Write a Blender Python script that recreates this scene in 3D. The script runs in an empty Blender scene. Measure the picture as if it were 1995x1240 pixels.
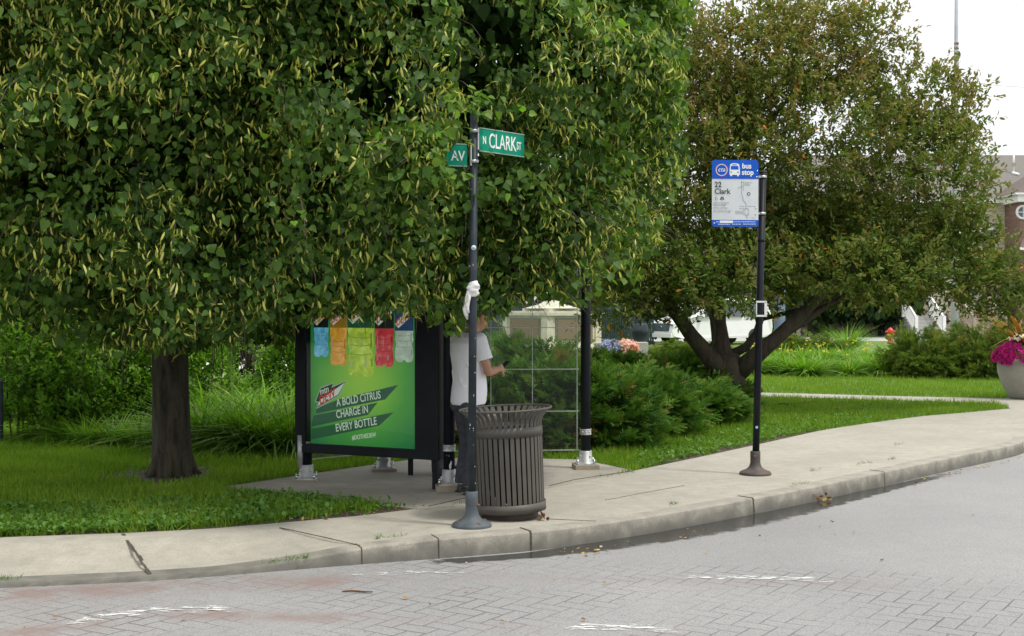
import bpy, bmesh, math, random
import numpy as np
from mathutils import Vector, Matrix
random.seed(7); RNG = np.random.default_rng(7)
R = math.radians
SC = bpy.context.scene; COL = SC.collection
# ------------------------------------------------------------------ camera, sky, sun, exposure
H = 1.67; F = 2500.0; CX = 997.5; HY = 600.0
cd = bpy.data.cameras.new('camera'); cam = bpy.data.objects.new('camera', cd); COL.objects.link(cam)
cam.location = (0, 0, H); cam.rotation_euler = (R(90) - math.atan(20 / F), 0, 0)
cd.sensor_width = 36; cd.lens = 36 * F / 1995; cd.clip_start = .1; cd.clip_end = 3000
SC.camera = cam
w = bpy.data.worlds.new('World'); SC.world = w; w.use_nodes = True
nt = w.node_tree; nt.nodes.clear()
sky = nt.nodes.new('ShaderNodeTexSky'); sky.sky_type = 'NISHITA'; sky.sun_disc = False
SUN_EL, SUN_AZ = R(63), R(118)          # azimuth measured clockwise from +Y
sky.sun_elevation = SUN_EL; sky.sun_rotation = SUN_AZ; sky.air_density = 1.5; sky.dust_density = 3
tc = nt.nodes.new('ShaderNodeTexCoord'); nz = nt.nodes.new('ShaderNodeTexNoise'); nz.inputs['Scale'].default_value = 2.2; nz.inputs['Detail'].default_value = 4
cr = nt.nodes.new('ShaderNodeValToRGB'); cr.color_ramp.elements[0].position = .3; cr.color_ramp.elements[0].color = (9.2, 9.5, 10.0, 1)
cr.color_ramp.elements[1].position = .7; cr.color_ramp.elements[1].color = (11.0, 11.0, 10.9, 1)
mx = nt.nodes.new('ShaderNodeMix'); mx.data_type = 'RGBA'; mx.inputs[0].default_value = .88
bg = nt.nodes.new('ShaderNodeBackground'); bg.inputs[1].default_value = .12; wo = nt.nodes.new('ShaderNodeOutputWorld')
L = nt.links.new
L(tc.outputs['Generated'], nz.inputs['Vector']); L(nz.outputs['Fac'], cr.inputs[0]); L(sky.outputs[0], mx.inputs[6]); L(cr.outputs[0], mx.inputs[7])
sz = nt.nodes.new('ShaderNodeSeparateXYZ'); L(tc.outputs['Generated'], sz.inputs[0])   # an overcast sky is brighter overhead than at the horizon
mr = nt.nodes.new('ShaderNodeMapRange'); mr.inputs[1].default_value = 0; mr.inputs[2].default_value = 1; mr.inputs[3].default_value = .092; mr.inputs[4].default_value = .165
L(sz.outputs[2], mr.inputs[0]); L(mr.outputs[0], bg.inputs[1]); L(mx.outputs[2], bg.inputs[0]); L(bg.outputs[0], wo.inputs[0])
sd = bpy.data.lights.new('sun', 'SUN'); sun = bpy.data.objects.new('sun', sd); COL.objects.link(sun)
sd.energy = 2.6; sd.angle = R(6); sd.color = (1, .95, .87)
sv = Vector((math.sin(SUN_AZ) * math.cos(SUN_EL), math.cos(SUN_AZ) * math.cos(SUN_EL), math.sin(SUN_EL)))
sun.rotation_euler = (-sv).to_track_quat('-Z', 'Y').to_euler()
SC.view_settings.view_transform = 'Standard'; SC.view_settings.look = 'None'; SC.view_settings.exposure = 0.15; SC.view_settings.gamma = 1
SC.cycles.max_bounces = 8; SC.cycles.transparent_max_bounces = 16; SC.cycles.diffuse_bounces = 3

# ------------------------------------------------------------------ helpers
def P(px, py, z=0.0):                    # a point of the ground (height z) seen at that place of the photo
    s = (py - HY) / (H - z); return Vector(((px - CX) / s, F / s, z))
def Q(px, py, D):                        # a point at distance D
    return Vector(((px - CX) * D / F, D, H - (py - HY) * D / F))
def tag(o, label=None, cat=None, group=None, kind=None):
    if label: o['label'] = label
    if cat: o['category'] = cat
    if group: o['group'] = group
    if kind: o['kind'] = kind
    return o
ORG = {}
def thing(name, loc, label, cat, group=None, rz=0):
    o = bpy.data.objects.new(name, None); COL.objects.link(o); o.location = loc; o.rotation_euler = (0, 0, rz)
    o.empty_display_size = .2
    ORG[o.name] = Vector(loc) if rz == 0 else None
    return tag(o, label, cat, group)
def link(name, me, m=None, parent=None, org=None, local=False):
    """link a mesh; vertices are given in world space unless local (already in the parent's own space)"""
    if m is not None:
        for x in (m if isinstance(m, (list, tuple)) else [m]): me.materials.append(x)
    o = bpy.data.objects.new(name, me); COL.objects.link(o)
    if parent is not None:
        if not local and ORG.get(parent.name) is not None: me.transform(Matrix.Translation(-ORG[parent.name]))
        o.parent = parent; ORG[o.name] = ORG.get(parent.name)
    else:
        if org is None: org = Vector((0, 0, 0))
        org = Vector(org); me.transform(Matrix.Translation(-org)); o.location = org; ORG[o.name] = org
    return o
class MB:
    def __init__(s): s.v = []; s.f = []; s.m = []; s.sm = []
    def add(s, vs, fs, mi=0, smooth=False):
        b = len(s.v); s.v += [tuple(v) for v in vs]
        for f in fs: s.f.append(tuple(b + i for i in f)); s.m.append(mi); s.sm.append(smooth)
    def box(s, c, size, rz=0, mi=0, mat=None):
        M = mat or (Matrix.Translation(Vector(c)) @ Matrix.Rotation(rz, 4, 'Z'))
        x, y, z = [k / 2 for k in size]
        vs = [M @ Vector((a * x, b * y, d * z)) for a in (-1, 1) for b in (-1, 1) for d in (-1, 1)]
        s.add(vs, [(0, 1, 3, 2), (4, 6, 7, 5), (0, 4, 5, 1), (2, 3, 7, 6), (0, 2, 6, 4), (1, 5, 7, 3)], mi)
    def bar(s, a, b, wd, th, up=(0, 0, 1), mi=0):
        a = Vector(a); b = Vector(b); d = (b - a); l = d.length; d.normalize(); u = Vector(up)
        n = d.cross(u); n = n.normalized() if n.length > 1e-4 else Vector((1, 0, 0)); u = n.cross(d)
        M = Matrix((d, n, u)).transposed().to_4x4(); M.translation = (a + b) / 2
        s.box(None, (l, wd, th), mat=M, mi=mi)
    def tube(s, pts, rad, seg=10, cap=True, mi=0, smooth=True, jit=0):
        pts = [Vector(p) for p in pts]; n = len(pts)
        if not isinstance(rad, (list, tuple)): rad = [rad] * n
        vs = []; prev = None
        for i, p in enumerate(pts):
            d = (pts[min(i + 1, n - 1)] - pts[max(i - 1, 0)]).normalized()
            a = prev - d * prev.dot(d) if prev is not None else d.orthogonal()
            if prev is None:
                a = Vector((1, 0, 0)) - d * d.x
                if a.length < .1: a = Vector((0, 1, 0)) - d * d.y
            a.normalize(); prev = a; b = d.cross(a)
            for k in range(seg):
                t = 2 * math.pi * k / seg; r = rad[i] * (1 + jit * (random.random() - .5))
                vs.append(p + (a * math.cos(t) + b * math.sin(t)) * r)
        fs = [(i * seg + k, i * seg + (k + 1) % seg, (i + 1) * seg + (k + 1) % seg, (i + 1) * seg + k) for i in range(n - 1) for k in range(seg)]
        s.add(vs, fs, mi, smooth)
        if cap:
            b = len(s.v) - n * seg
            s.f.append(tuple(b + k for k in reversed(range(seg)))); s.m.append(mi); s.sm.append(False)
            s.f.append(tuple(b + (n - 1) * seg + k for k in range(seg))); s.m.append(mi); s.sm.append(False)
    def lathe(s, prof, c=(0, 0, 0), seg=32, mi=0, smooth=True, M=None):
        M = M or Matrix.Translation(Vector(c)); n = len(prof)
        vs = [M @ Vector((r * math.cos(2 * math.pi * k / seg), r * math.sin(2 * math.pi * k / seg), z)) for r, z in prof for k in range(seg)]
        s.add(vs, [(i * seg + k, i * seg + (k + 1) % seg, (i + 1) * seg + (k + 1) % seg, (i + 1) * seg + k) for i in range(n - 1) for k in range(seg)], mi, smooth)
    def ball(s, c, r, seg=12, mi=0, M=None):
        r = (r, r, r) if not isinstance(r, (tuple, list)) else r
        T = (M or Matrix.Identity(4)).copy(); rings = seg // 2
        vs = []
        for i in range(rings + 1):
            a = -math.pi / 2 + math.pi * i / rings
            for k in range(seg):
                t = 2 * math.pi * k / seg
                q = Vector((r[0] * math.cos(a) * math.cos(t), r[1] * math.cos(a) * math.sin(t), r[2] * math.sin(a)))
                vs.append(Vector(c) + T.to_3x3() @ q)
        s.add(vs, [(i * seg + k, i * seg + (k + 1) % seg, (i + 1) * seg + (k + 1) % seg, (i + 1) * seg + k) for i in range(rings) for k in range(seg)], mi, True)
    def prism(s, poly, U, V, N, O, th, mi=0):   # polygon in (u,v), extruded th along N
        U, V, N, O = map(Vector, (U, V, N, O)); n = len(poly)
        vs = [O + U * a + V * b for a, b in poly] + [O + U * a + V * b + N * th for a, b in poly]
        s.add(vs, [tuple(range(n))[::-1], tuple(range(n, 2 * n))] + [(i, (i + 1) % n, n + (i + 1) % n, n + i) for i in range(n)], mi)
    def mesh(s, name, bevel=0, fix=True):
        me = bpy.data.meshes.new(name); me.from_pydata(s.v, [], s.f)
        me.polygons.foreach_set('material_index', s.m); me.polygons.foreach_set('use_smooth', s.sm)
        if fix or bevel:
            bm = bmesh.new(); bm.from_mesh(me)
            if bevel:
                bmesh.ops.remove_doubles(bm, verts=bm.verts, dist=1e-5)
                es = [e for e in bm.edges if len(e.link_faces) == 2 and e.calc_face_angle(0) > .6]
                bmesh.ops.bevel(bm, geom=es, offset=bevel, segments=2, affect='EDGES', profile=.7, clamp_overlap=True)
            bmesh.ops.recalc_face_normals(bm, faces=bm.faces); bm.to_mesh(me); bm.free()
        me.update(); return me
    def build(s, name, m, parent=None, org=None, bevel=0, local=False):
        return link(name, s.mesh(name, bevel), m, parent, org, local)
class Scat:                              # many small leaves in one mesh (numpy)
    def __init__(s): s.V = []; s.F = []; s.n = 0; s.M = []; s.T = []
    def add(s, T, faces, pos, d, n, size, tint=None, mi=0):
        T = np.asarray(T, float); N = len(pos)
        if N == 0: return
        d = d / (np.linalg.norm(d, axis=1, keepdims=True) + 1e-9)
        n = n - d * (n * d).sum(1, keepdims=True); n = n / (np.linalg.norm(n, axis=1, keepdims=True) + 1e-9)
        sd_ = np.cross(n, d)
        size = np.asarray(size, float).reshape(-1, 1) * np.ones((N, 1))
        vs = pos[:, None, :] + size[:, :, None] * (T[None, :, 0, None] * d[:, None, :] + T[None, :, 1, None] * sd_[:, None, :] + T[None, :, 2, None] * n[:, None, :])
        k = len(T); s.V.append(vs.reshape(-1, 3))
        base = s.n + np.arange(N)[:, None] * k
        for f in faces:
            s.F.append((base + np.array(f)[None, :], mi))
        if tint is None: tint = RNG.random(N)
        s.T.append(np.repeat(np.asarray(tint, float) * np.ones(N), k)); s.n += N * k
    def mesh(s, name):
        V = np.concatenate(s.V); me = bpy.data.meshes.new(name)
        lv = np.concatenate([f.reshape(-1) for f, _ in s.F]); sizes = np.concatenate([np.full(len(f), f.shape[1]) for f, _ in s.F])
        mi = np.concatenate([np.full(len(f), m) for f, m in s.F])
        me.vertices.add(len(V)); me.vertices.foreach_set('co', V.astype(np.float32).ravel())
        me.loops.add(len(lv)); me.loops.foreach_set('vertex_index', lv.astype(np.int32))
        me.polygons.add(len(sizes)); st = np.concatenate([[0], np.cumsum(sizes)[:-1]])
        me.polygons.foreach_set('loop_start', st.astype(np.int32))
        me.polygons.foreach_set('material_index', mi.astype(np.int32))
        at = me.attributes.new('tint', 'FLOAT', 'POINT'); at.data.foreach_set('value', np.concatenate(s.T).astype(np.float32))
        me.update(calc_edges=True); return me
    def build(s, name, m, parent=None, org=None, local=False): return link(name, s.mesh(name), m, parent, org, local)
def rnd(n): v = RNG.normal(size=(n, 3)); return v / np.linalg.norm(v, axis=1, keepdims=True)

# ------------------------------------------------------------------ materials
def nodes(name):
    m = bpy.data.materials.new(name); m.use_nodes = True; t = m.node_tree; b = t.nodes['Principled BSDF']; return m, t, b
def add(t, kind, **kw):
    n = t.nodes.new(kind)
    for k, v in kw.items():
        if k.startswith('_'): n.inputs[k[1:].replace('_', ' ')].default_value = v
        else: setattr(n, k, v)
    return n
def ramp(t, fac, stops):
    r = t.nodes.new('ShaderNodeValToRGB'); e = r.color_ramp.elements
    while len(e) < len(stops): e.new(.5)
    for x, (p, c) in zip(e, stops): x.position = p; x.color = (*c, 1) if len(c) == 3 else c
    t.links.new(fac, r.inputs[0]); return r.outputs[0]
def mixc(t, fac, a, b, mode='MIX'):
    m = t.nodes.new('ShaderNodeMix'); m.data_type = 'RGBA'; m.blend_type = mode
    for s, v in ((m.inputs[0], fac), (m.inputs[6], a), (m.inputs[7], b)):
        if hasattr(v, 'is_linked'): t.links.new(v, s)
        else: s.default_value = v if not isinstance(v, tuple) or len(v) == 4 else (*v, 1)
    return m.outputs[2]
def ma(t, op, a, b=None, c=None):
    m = t.nodes.new('ShaderNodeMath'); m.operation = op
    for s, v in zip(m.inputs, (a, b, c)):
        if v is None: continue
        if hasattr(v, 'is_linked'): t.links.new(v, s)
        else: s.default_value = v
    return m.outputs[0]
def noise(t, scale, detail=4, vec=None, rough=.55, dist=0):
    n = add(t, 'ShaderNodeTexNoise'); n.inputs['Scale'].default_value = scale; n.inputs['Detail'].default_value = detail
    n.inputs['Roughness'].default_value = rough; n.inputs['Distortion'].default_value = dist
    if vec is None: vec = geo(t)
    t.links.new(vec, n.inputs['Vector']); return n.outputs['Fac']
def geo(t):
    g = t.nodes.get('GEO') or t.nodes.new('ShaderNodeTexCoord'); g.name = 'GEO'; return g.outputs['Object']
def bump(t, b, h, s=.3, d=.01):
    n = t.nodes.new('ShaderNodeBump'); n.inputs['Strength'].default_value = s; n.inputs['Distance'].default_value = d
    t.links.new(h, n.inputs['Height']); t.links.new(n.outputs[0], b.inputs['Normal'])
def simple(name, c, rough=.5, metal=0, c2=None, scale=8, bmp=0, lo=.35, hi=.65, coat=0, spec=None, detail=5):
    m, t, b = nodes(name)
    b.inputs['Roughness'].default_value = rough; b.inputs['Metallic'].default_value = metal
    c2 = c2 or tuple(x * .8 for x in c)
    f = noise(t, scale, detail)
    t.links.new(ramp(t, f, [(lo, c), (hi, c2)]), b.inputs['Base Color'])
    if bmp: bump(t, b, f, bmp, .01)
    if coat: b.inputs['Coat Weight'].default_value = coat
    if spec is not None: b.inputs['Specular IOR Level'].default_value = spec
    return m
def leafmat(name, stops, trans=.3, rough=.6, spec=.15, tr=(1.3, 1.5, .5), var=.0):
    m, t, b = nodes(name)
    a = add(t, 'ShaderNodeAttribute', attribute_name='tint')
    c = ramp(t, a.outputs['Fac'], stops)
    t.links.new(c, b.inputs['Base Color']); b.inputs['Roughness'].default_value = rough; b.inputs['Specular IOR Level'].default_value = spec
    tn = t.nodes.new('ShaderNodeBsdfTranslucent'); t.links.new(mixc(t, 1.0, c, (*tr, 1), 'MULTIPLY'), tn.inputs[0])
    mxs = t.nodes.new('ShaderNodeMixShader'); mxs.inputs[0].default_value = trans
    t.links.new(b.outputs[0], mxs.inputs[1]); t.links.new(tn.outputs[0], mxs.inputs[2]); t.links.new(mxs.outputs[0], t.nodes['Material Output'].inputs[0])
    return m
def bark(name, c1, c2, sc=14):
    m, t, b = nodes(name)
    mp = add(t, 'ShaderNodeMapping'); mp.inputs['Scale'].default_value = (1, 1, .22); t.links.new(geo(t), mp.inputs[0])
    f = noise(t, sc, 8, mp.outputs[0], .65, .6)
    g = noise(t, 2.5, 3)
    c = ramp(t, f, [(.35, c1), (.62, c2)])
    c = mixc(t, ramp(t, g, [(.45, (0, 0, 0)), (.7, (.5, .5, .5))]), c, (.05, .06, .025, 1))
    t.links.new(c, b.inputs['Base Color']); b.inputs['Roughness'].default_value = .9; bump(t, b, f, .9, .03); return m

def concrete(name, base, stain=.5, ground=True):
    m, t, b = nodes(name)
    big = noise(t, .9, 4); mid = noise(t, 7, 5); fine = noise(t, 95, 3, rough=.7); spk = noise(t, 38, 4, rough=.8)
    c = ramp(t, mid, [(.3, tuple(x * .86 for x in base)), (.7, tuple(x * 1.08 for x in base))])
    c = mixc(t, ramp(t, big, [(.40, (0, 0, 0)), (.66, (stain,) * 3)]), c, tuple(x * .70 for x in base) + (1,))
    c = mixc(t, ramp(t, noise(t, 3.1, 6, rough=.7, dist=1.0), [(.56, (0, 0, 0)), (.68, (.4,) * 3)]), c, tuple(x * .62 for x in base) + (1,))
    c = mixc(t, ramp(t, fine, [(.38, (.55,) * 3), (.5, (0, 0, 0))]), c, tuple(x * .55 for x in base) + (1,))
    c = mixc(t, ramp(t, spk, [(.62, (0, 0, 0)), (.75, (.5,) * 3)]), c, tuple(min(1, x * 1.4) for x in base) + (1,))
    t.links.new(c, b.inputs['Base Color']); b.inputs['Roughness'].default_value = .9
    bump(t, b, ma(t, 'ADD', fine, spk), .25, .004)
    return m
M = {}
M['sidewalk'] = concrete('sidewalk_concrete', (.375, .352, .295))
M['pad'] = concrete('pad_concrete', (.33, .305, .255), .7)
M['plinth'] = concrete('plinth_concrete', (.36, .30, .22))
M['planter'] = concrete('planter_concrete', (.40, .385, .34), .9)
# kerb: concrete that is grimy at its foot
def kerbmat():
    m, t, b = nodes('kerb_concrete')
    sep = add(t, 'ShaderNodeSeparateXYZ'); t.links.new(geo(t), sep.inputs[0])
    mid = noise(t, 6, 6, dist=.5); fine = noise(t, 90, 3, rough=.7)
    c = ramp(t, mid, [(.3, (.24, .225, .19)), (.7, (.35, .33, .275))])
    h = ma(t, 'ADD', sep.outputs[2], ma(t, 'MULTIPLY', ma(t, 'SUBTRACT', mid, .5), .16))
    c = mixc(t, ramp(t, ma(t, 'MULTIPLY', ma(t, 'ADD', h, .16), 6), [(.15, (.92,) * 3), (.5, (.6,) * 3), (.86, (0, 0, 0))]), c, (.10, .097, .085, 1))
    c = mixc(t, ramp(t, fine, [(.38, (.5,) * 3), (.5, (0, 0, 0))]), c, (.15, .14, .11, 1))
    t.links.new(c, b.inputs['Base Color']); b.inputs['Roughness'].default_value = .9; bump(t, b, ma(t, 'ADD', fine, mid), .4, .006); return m
M['kerb'] = kerbmat()
def roadmat():
    m, t, b = nodes('asphalt_stamped')
    g = geo(t)
    big = noise(t, .35, 4); mid = noise(t, 5, 5); fine = noise(t, 70, 3, rough=.75); spk = noise(t, 130, 2, rough=.9)
    c = ramp(t, big, [(.35, (.225, .225, .222)), (.68, (.285, .284, .278))])
    c = mixc(t, ramp(t, mid, [(.45, (0, 0, 0)), (.8, (.35,) * 3)]), c, (.21, .205, .2, 1))
    c = mixc(t, ramp(t, fine, [(.36, (.75,) * 3), (.5, (0, 0, 0))]), c, (.12, .12, .12, 1))
    c = mixc(t, ramp(t, spk, [(.56, (0, 0, 0)), (.68, (.6,) * 3)]), c, (.5, .5, .49, 1))
    # herringbone joints
    sp = add(t, 'ShaderNodeSeparateXYZ'); mp = add(t, 'ShaderNodeMapping'); mp.inputs['Rotation'].default_value = (0, 0, R(33)); mp.inputs['Scale'].default_value = (8.2, 8.2, 1)
    wob = noise(t, 3, 2)
    va = t.nodes.new('ShaderNodeVectorMath'); va.operation = 'ADD'; t.links.new(g, va.inputs[0])
    cb = t.nodes.new('ShaderNodeCombineXYZ'); t.links.new(ma(t, 'MULTIPLY', wob, .05), cb.inputs[0]); t.links.new(ma(t, 'MULTIPLY', wob, .05), cb.inputs[1]); t.links.new(cb.outputs[0], va.inputs[1])
    t.links.new(va.outputs[0], mp.inputs[0]); t.links.new(mp.outputs[0], sp.inputs[0])
    x, y = sp.outputs[0], sp.outputs[1]
    i = ma(t, 'FLOOR', x); j = ma(t, 'FLOOR', y); fx = ma(t, 'SUBTRACT', x, i); fy = ma(t, 'SUBTRACT', y, j)
    k = ma(t, 'FLOORED_MODULO', ma(t, 'SUBTRACT', i, j), 4.0)
    def eq(v): return ma(t, 'COMPARE', k, v, .3)
    dl = ma(t, 'ADD', fx, ma(t, 'MULTIPLY', eq(1.0), 9)); dr = ma(t, 'ADD', ma(t, 'SUBTRACT', 1, fx), ma(t, 'MULTIPLY', eq(0.0), 9))
    db = ma(t, 'ADD', fy, ma(t, 'MULTIPLY', eq(2.0), 9)); dt = ma(t, 'ADD', ma(t, 'SUBTRACT', 1, fy), ma(t, 'MULTIPLY', eq(3.0), 9))
    d = ma(t, 'MINIMUM', ma(t, 'MINIMUM', dl, dr), ma(t, 'MINIMUM', db, dt))
    wear = noise(t, 1.1, 4)
    joint = ramp(t, ma(t, 'ADD', d, ma(t, 'MULTIPLY', ma(t, 'SUBTRACT', wear, .42), .2)), [(.02, (1, 1, 1)), (.06, (0, 0, 0))])
    # the stamped crossing lies where the attribute 'cross' says
    a = add(t, 'ShaderNodeAttribute', attribute_name='cross')
    jm = ma(t, 'MULTIPLY', joint, a.outputs['Fac'])
    c = mixc(t, ma(t, 'MULTIPLY', jm, .78), c, (.07, .068, .062, 1))
    # faded red coating along the edges of the crossing
    r_ = add(t, 'ShaderNodeAttribute', attribute_name='red')
    rn = noise(t, 2.4, 6, rough=.7)
    rf = ma(t, 'MULTIPLY', r_.outputs['Fac'], ramp(t, rn, [(.36, (0, 0, 0)), (.58, (.9,) * 3)]))
    c = mixc(t, rf, c, (.205, .15, .135, 1))
    t.links.new(c, b.inputs['Base Color']); b.inputs['Roughness'].default_value = .92
    bump(t, b, ma(t, 'SUBTRACT', ma(t, 'ADD', fine, spk), ma(t, 'MULTIPLY', jm, 2.0)), .35, .005); return m
M['road'] = roadmat()
def paintmat():
    m, t, b = nodes('worn_white_paint'); b.inputs['Roughness'].default_value = .8
    f = noise(t, 28, 5, rough=.7); g = noise(t, 4, 3)
    t.links.new(ramp(t, g, [(.3, (.55, .55, .53)), (.7, (.75, .75, .73))]), b.inputs['Base Color'])
    mp = add(t, 'ShaderNodeMapping'); mp.inputs['Scale'].default_value = (.5, 2.2, 1); t.links.new(geo(t), mp.inputs[0])
    f = noise(t, 17, 6, mp.outputs[0], .75)
    a = add(t, 'ShaderNodeAttribute', attribute_name='tint')
    al = ramp(t, ma(t, 'ADD', f, ma(t, 'MULTIPLY', a.outputs['Fac'], .35)), [(.845, (0, 0, 0)), (.87, (1, 1, 1))])
    t.links.new(al, b.inputs['Alpha']); return m
M['paint'] = paintmat()
def wetmat():
    m, t, b = nodes('wet_gutter'); b.inputs['Roughness'].default_value = .12; b.inputs['Base Color'].default_value = (.035, .035, .033, 1)
    a = add(t, 'ShaderNodeAttribute', attribute_name='tint'); f = noise(t, 7, 5)
    al = ramp(t, ma(t, 'ADD', f, ma(t, 'MULTIPLY', a.outputs['Fac'], .8)), [(.62, (0, 0, 0)), (.95, (.9,) * 3)])
    t.links.new(al, b.inputs['Alpha']); return m
M['wet'] = wetmat()
def soilmat():
    m, t, b = nodes('bare_soil'); b.inputs['Roughness'].default_value = .95
    f = noise(t, 22, 6); t.links.new(ramp(t, f, [(.3, (.03, .022, .014)), (.7, (.09, .068, .045))]), b.inputs['Base Color'])
    a = add(t, 'ShaderNodeAttribute', attribute_name='tint'); g = noise(t, 9, 5)
    al = ramp(t, ma(t, 'ADD', g, ma(t, 'MULTIPLY', a.outputs['Fac'], .6)), [(.6, (0, 0, 0)), (.72, (1,) * 3)])
    t.links.new(al, b.inputs['Alpha']); bump(t, b, f, .6, .02); return m
M['soil'] = soilmat()
def lawnmat():
    m, t, b = nodes('lawn_turf'); b.inputs['Roughness'].default_value = .9
    f = noise(t, 60, 5, rough=.7); g = noise(t, .7, 4); h = noise(t, 6, 4)
    c = ramp(t, f, [(.3, (.05, .095, .014)), (.7, (.14, .23, .03))])
    c = mixc(t, ramp(t, g, [(.4, (0, 0, 0)), (.7, (.5,) * 3)]), c, (.13, .21, .04, 1))
    c = mixc(t, ramp(t, h, [(.6, (0, 0, 0)), (.8, (.35,) * 3)]), c, (.15, .17, .06, 1))
    t.links.new(c, b.inputs['Base Color']); bump(t, b, f, .9, .03); return m
M['lawn'] = lawnmat()
M['grass'] = leafmat('grass_blades', [(0, (.08, .15, .016)), (.5, (.15, .26, .026)), (.85, (.23, .34, .045)), (1, (.32, .30, .10))], .35)
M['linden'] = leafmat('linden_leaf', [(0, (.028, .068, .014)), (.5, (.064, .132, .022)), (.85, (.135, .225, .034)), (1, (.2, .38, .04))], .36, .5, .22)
M['bract'] = leafmat('linden_flower_bract', [(0, (.27, .30, .05)), (.6, (.50, .50, .11)), (1, (.66, .63, .24))], .3, .6)
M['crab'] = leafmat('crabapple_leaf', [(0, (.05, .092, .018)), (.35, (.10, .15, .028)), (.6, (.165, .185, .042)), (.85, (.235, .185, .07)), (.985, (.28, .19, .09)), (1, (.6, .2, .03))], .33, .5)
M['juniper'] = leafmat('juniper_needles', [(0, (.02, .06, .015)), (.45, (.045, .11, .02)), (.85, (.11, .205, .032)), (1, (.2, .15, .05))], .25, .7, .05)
M['juniper_olive'] = leafmat('juniper_needles_olive', [(0, (.055, .095, .02)), (.5, (.11, .17, .035)), (.85, (.18, .24, .05)), (1, (.22, .18, .06))], .25, .7, .05)
M['shrub'] = leafmat('shrub_leaf', [(0, (.05, .12, .02)), (.5, (.16, .30, .035)), (.9, (.36, .48, .06)), (1, (.42, .42, .06))], .4, .5)
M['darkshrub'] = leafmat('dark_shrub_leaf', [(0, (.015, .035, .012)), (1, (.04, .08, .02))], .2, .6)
M['daylily'] = leafmat('daylily_blade', [(0, (.08, .18, .02)), (.5, (.15, .30, .03)), (.9, (.25, .42, .07)), (1, (.36, .33, .1))], .35, .45)
M['weed'] = leafmat('weed_leaf', [(0, (.06, .14, .025)), (1, (.14, .27, .06))], .3, .6)
M['bark'] = bark('linden_bark', (.014, .011, .008), (.075, .062, .043))
M['bark2'] = bark('crabapple_bark', (.025, .019, .014), (.08, .06, .044), 9)
M['black'] = simple('black_painted_steel', (.008, .010, .014), .45, 0, (.013, .016, .022), 5, .1, spec=.15)
M['polepaint'] = simple('dark_blue_grey_pole_paint', (.022, .03, .038), .42, 0, (.05, .062, .07), 6, .15, .45, .8, spec=.2)
M['galv'] = simple('galvanised_steel', (.38, .39, .39), .5, .5, (.55, .56, .55), 12, .2)
M['chrome'] = simple('bolt_steel', (.7, .7, .7), .25, 1, (.5, .5, .5), 9)
M['rustbase'] = simple('rusty_brown_cast_iron', (.05, .045, .042), .65, 0, (.085, .06, .046), 7, .4)
M['greybase'] = simple('grey_cast_iron', (.055, .066, .076), .6, 0, (.10, .115, .125), 7, .3, spec=.25)
M['rust'] = simple('rust', (.2, .09, .04), .9, 0, (.1, .05, .03), 20, .3)
M['taupe'] = simple('taupe_painted_steel', (.088, .082, .072), .5, 0, (.074, .069, .06), 5, .1, spec=.3)
M['liner'] = simple('dark_liner', (.006, .006, .007), .7, 0, (.009, .009, .01), 5, spec=.1)
M['white'] = simple('white_sheet', (.75, .75, .74), .6, 0, (.68, .68, .67), 10)
M['signgreen'] = simple('green_sign_sheeting', (.0, .26, .155), .6, 0, (.005, .23, .14), 6, spec=.15)
M['signwhite'] = simple('white_sign_lettering', (.8, .82, .8), .5, 0, (.72, .75, .72), 20)
M['signback'] = simple('sign_aluminium', (.5, .51, .5), .4, .7, (.42, .43, .42), 9)
M['signblue'] = simple('blue_sign_sheeting', (.005, .10, .55), .5, 0, (.006, .09, .5), 6, spec=.2)
M['signpale'] = simple('pale_sign_sheeting', (.62, .65, .67), .45, 0, (.56, .60, .62), 9)
M['ink'] = simple('dark_sign_ink', (.02, .022, .03), .5, 0, (.03, .03, .04), 9)
M['greyink'] = simple('grey_sign_ink', (.22, .24, .26), .5, 0, (.26, .28, .3), 9)
M['redink'] = simple('red_sign_ink', (.55, .03, .08), .5, 0, (.5, .03, .08), 9)
M['stickerblue'] = simple('pale_blue_sticker', (.25, .5, .65), .4, 0, (.2, .45, .6), 9)
M['cloth'] = simple('white_rag', (.7, .7, .68), .9, 0, (.55, .55, .53), 14, .4)
M['tshirt'] = simple('white_cotton', (.8, .81, .86), .9, 0, (.76, .77, .82), 9, .25)
M['jeans'] = simple('charcoal_denim', (.035, .038, .05), .9, 0, (.06, .064, .078), 20, .3)
M['bluejeans'] = simple('blue_denim', (.03, .04, .10), .9, 0, (.05, .06, .14), 20, .3)
M['skin'] = simple('tan_skin', (.42, .22, .14), .5, 0, (.36, .18, .11), 9, .05)
M['hair'] = simple('black_hair', (.012, .009, .008), .5, 0, (.03, .022, .018), 40, .5)
M['shoe'] = simple('black_shoe_leather', (.02, .02, .022), .5, 0, (.035, .032, .03), 12, .2)
M['sock'] = simple('white_sock', (.6, .58, .52), .9, 0, (.5, .48, .42), 14)
M['maroon'] = simple('maroon_cotton', (.12, .015, .025), .9, 0, (.09, .012, .02), 9, .2)
def floralmat():
    m, t, b = nodes('floral_print_cloth'); v = add(t, 'ShaderNodeTexVoronoi'); v.inputs['Scale'].default_value = 26; t.links.new(geo(t), v.inputs['Vector'])
    t.links.new(ramp(t, v.outputs['Color'], [(.2, (.30, .22, .12)), (.45, (.5, .42, .28)), (.6, (.35, .12, .06)), (.8, (.1, .13, .07))]), b.inputs['Base Color']); b.inputs['Roughness'].default_value = .9; return m
M['floral'] = floralmat()
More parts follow.
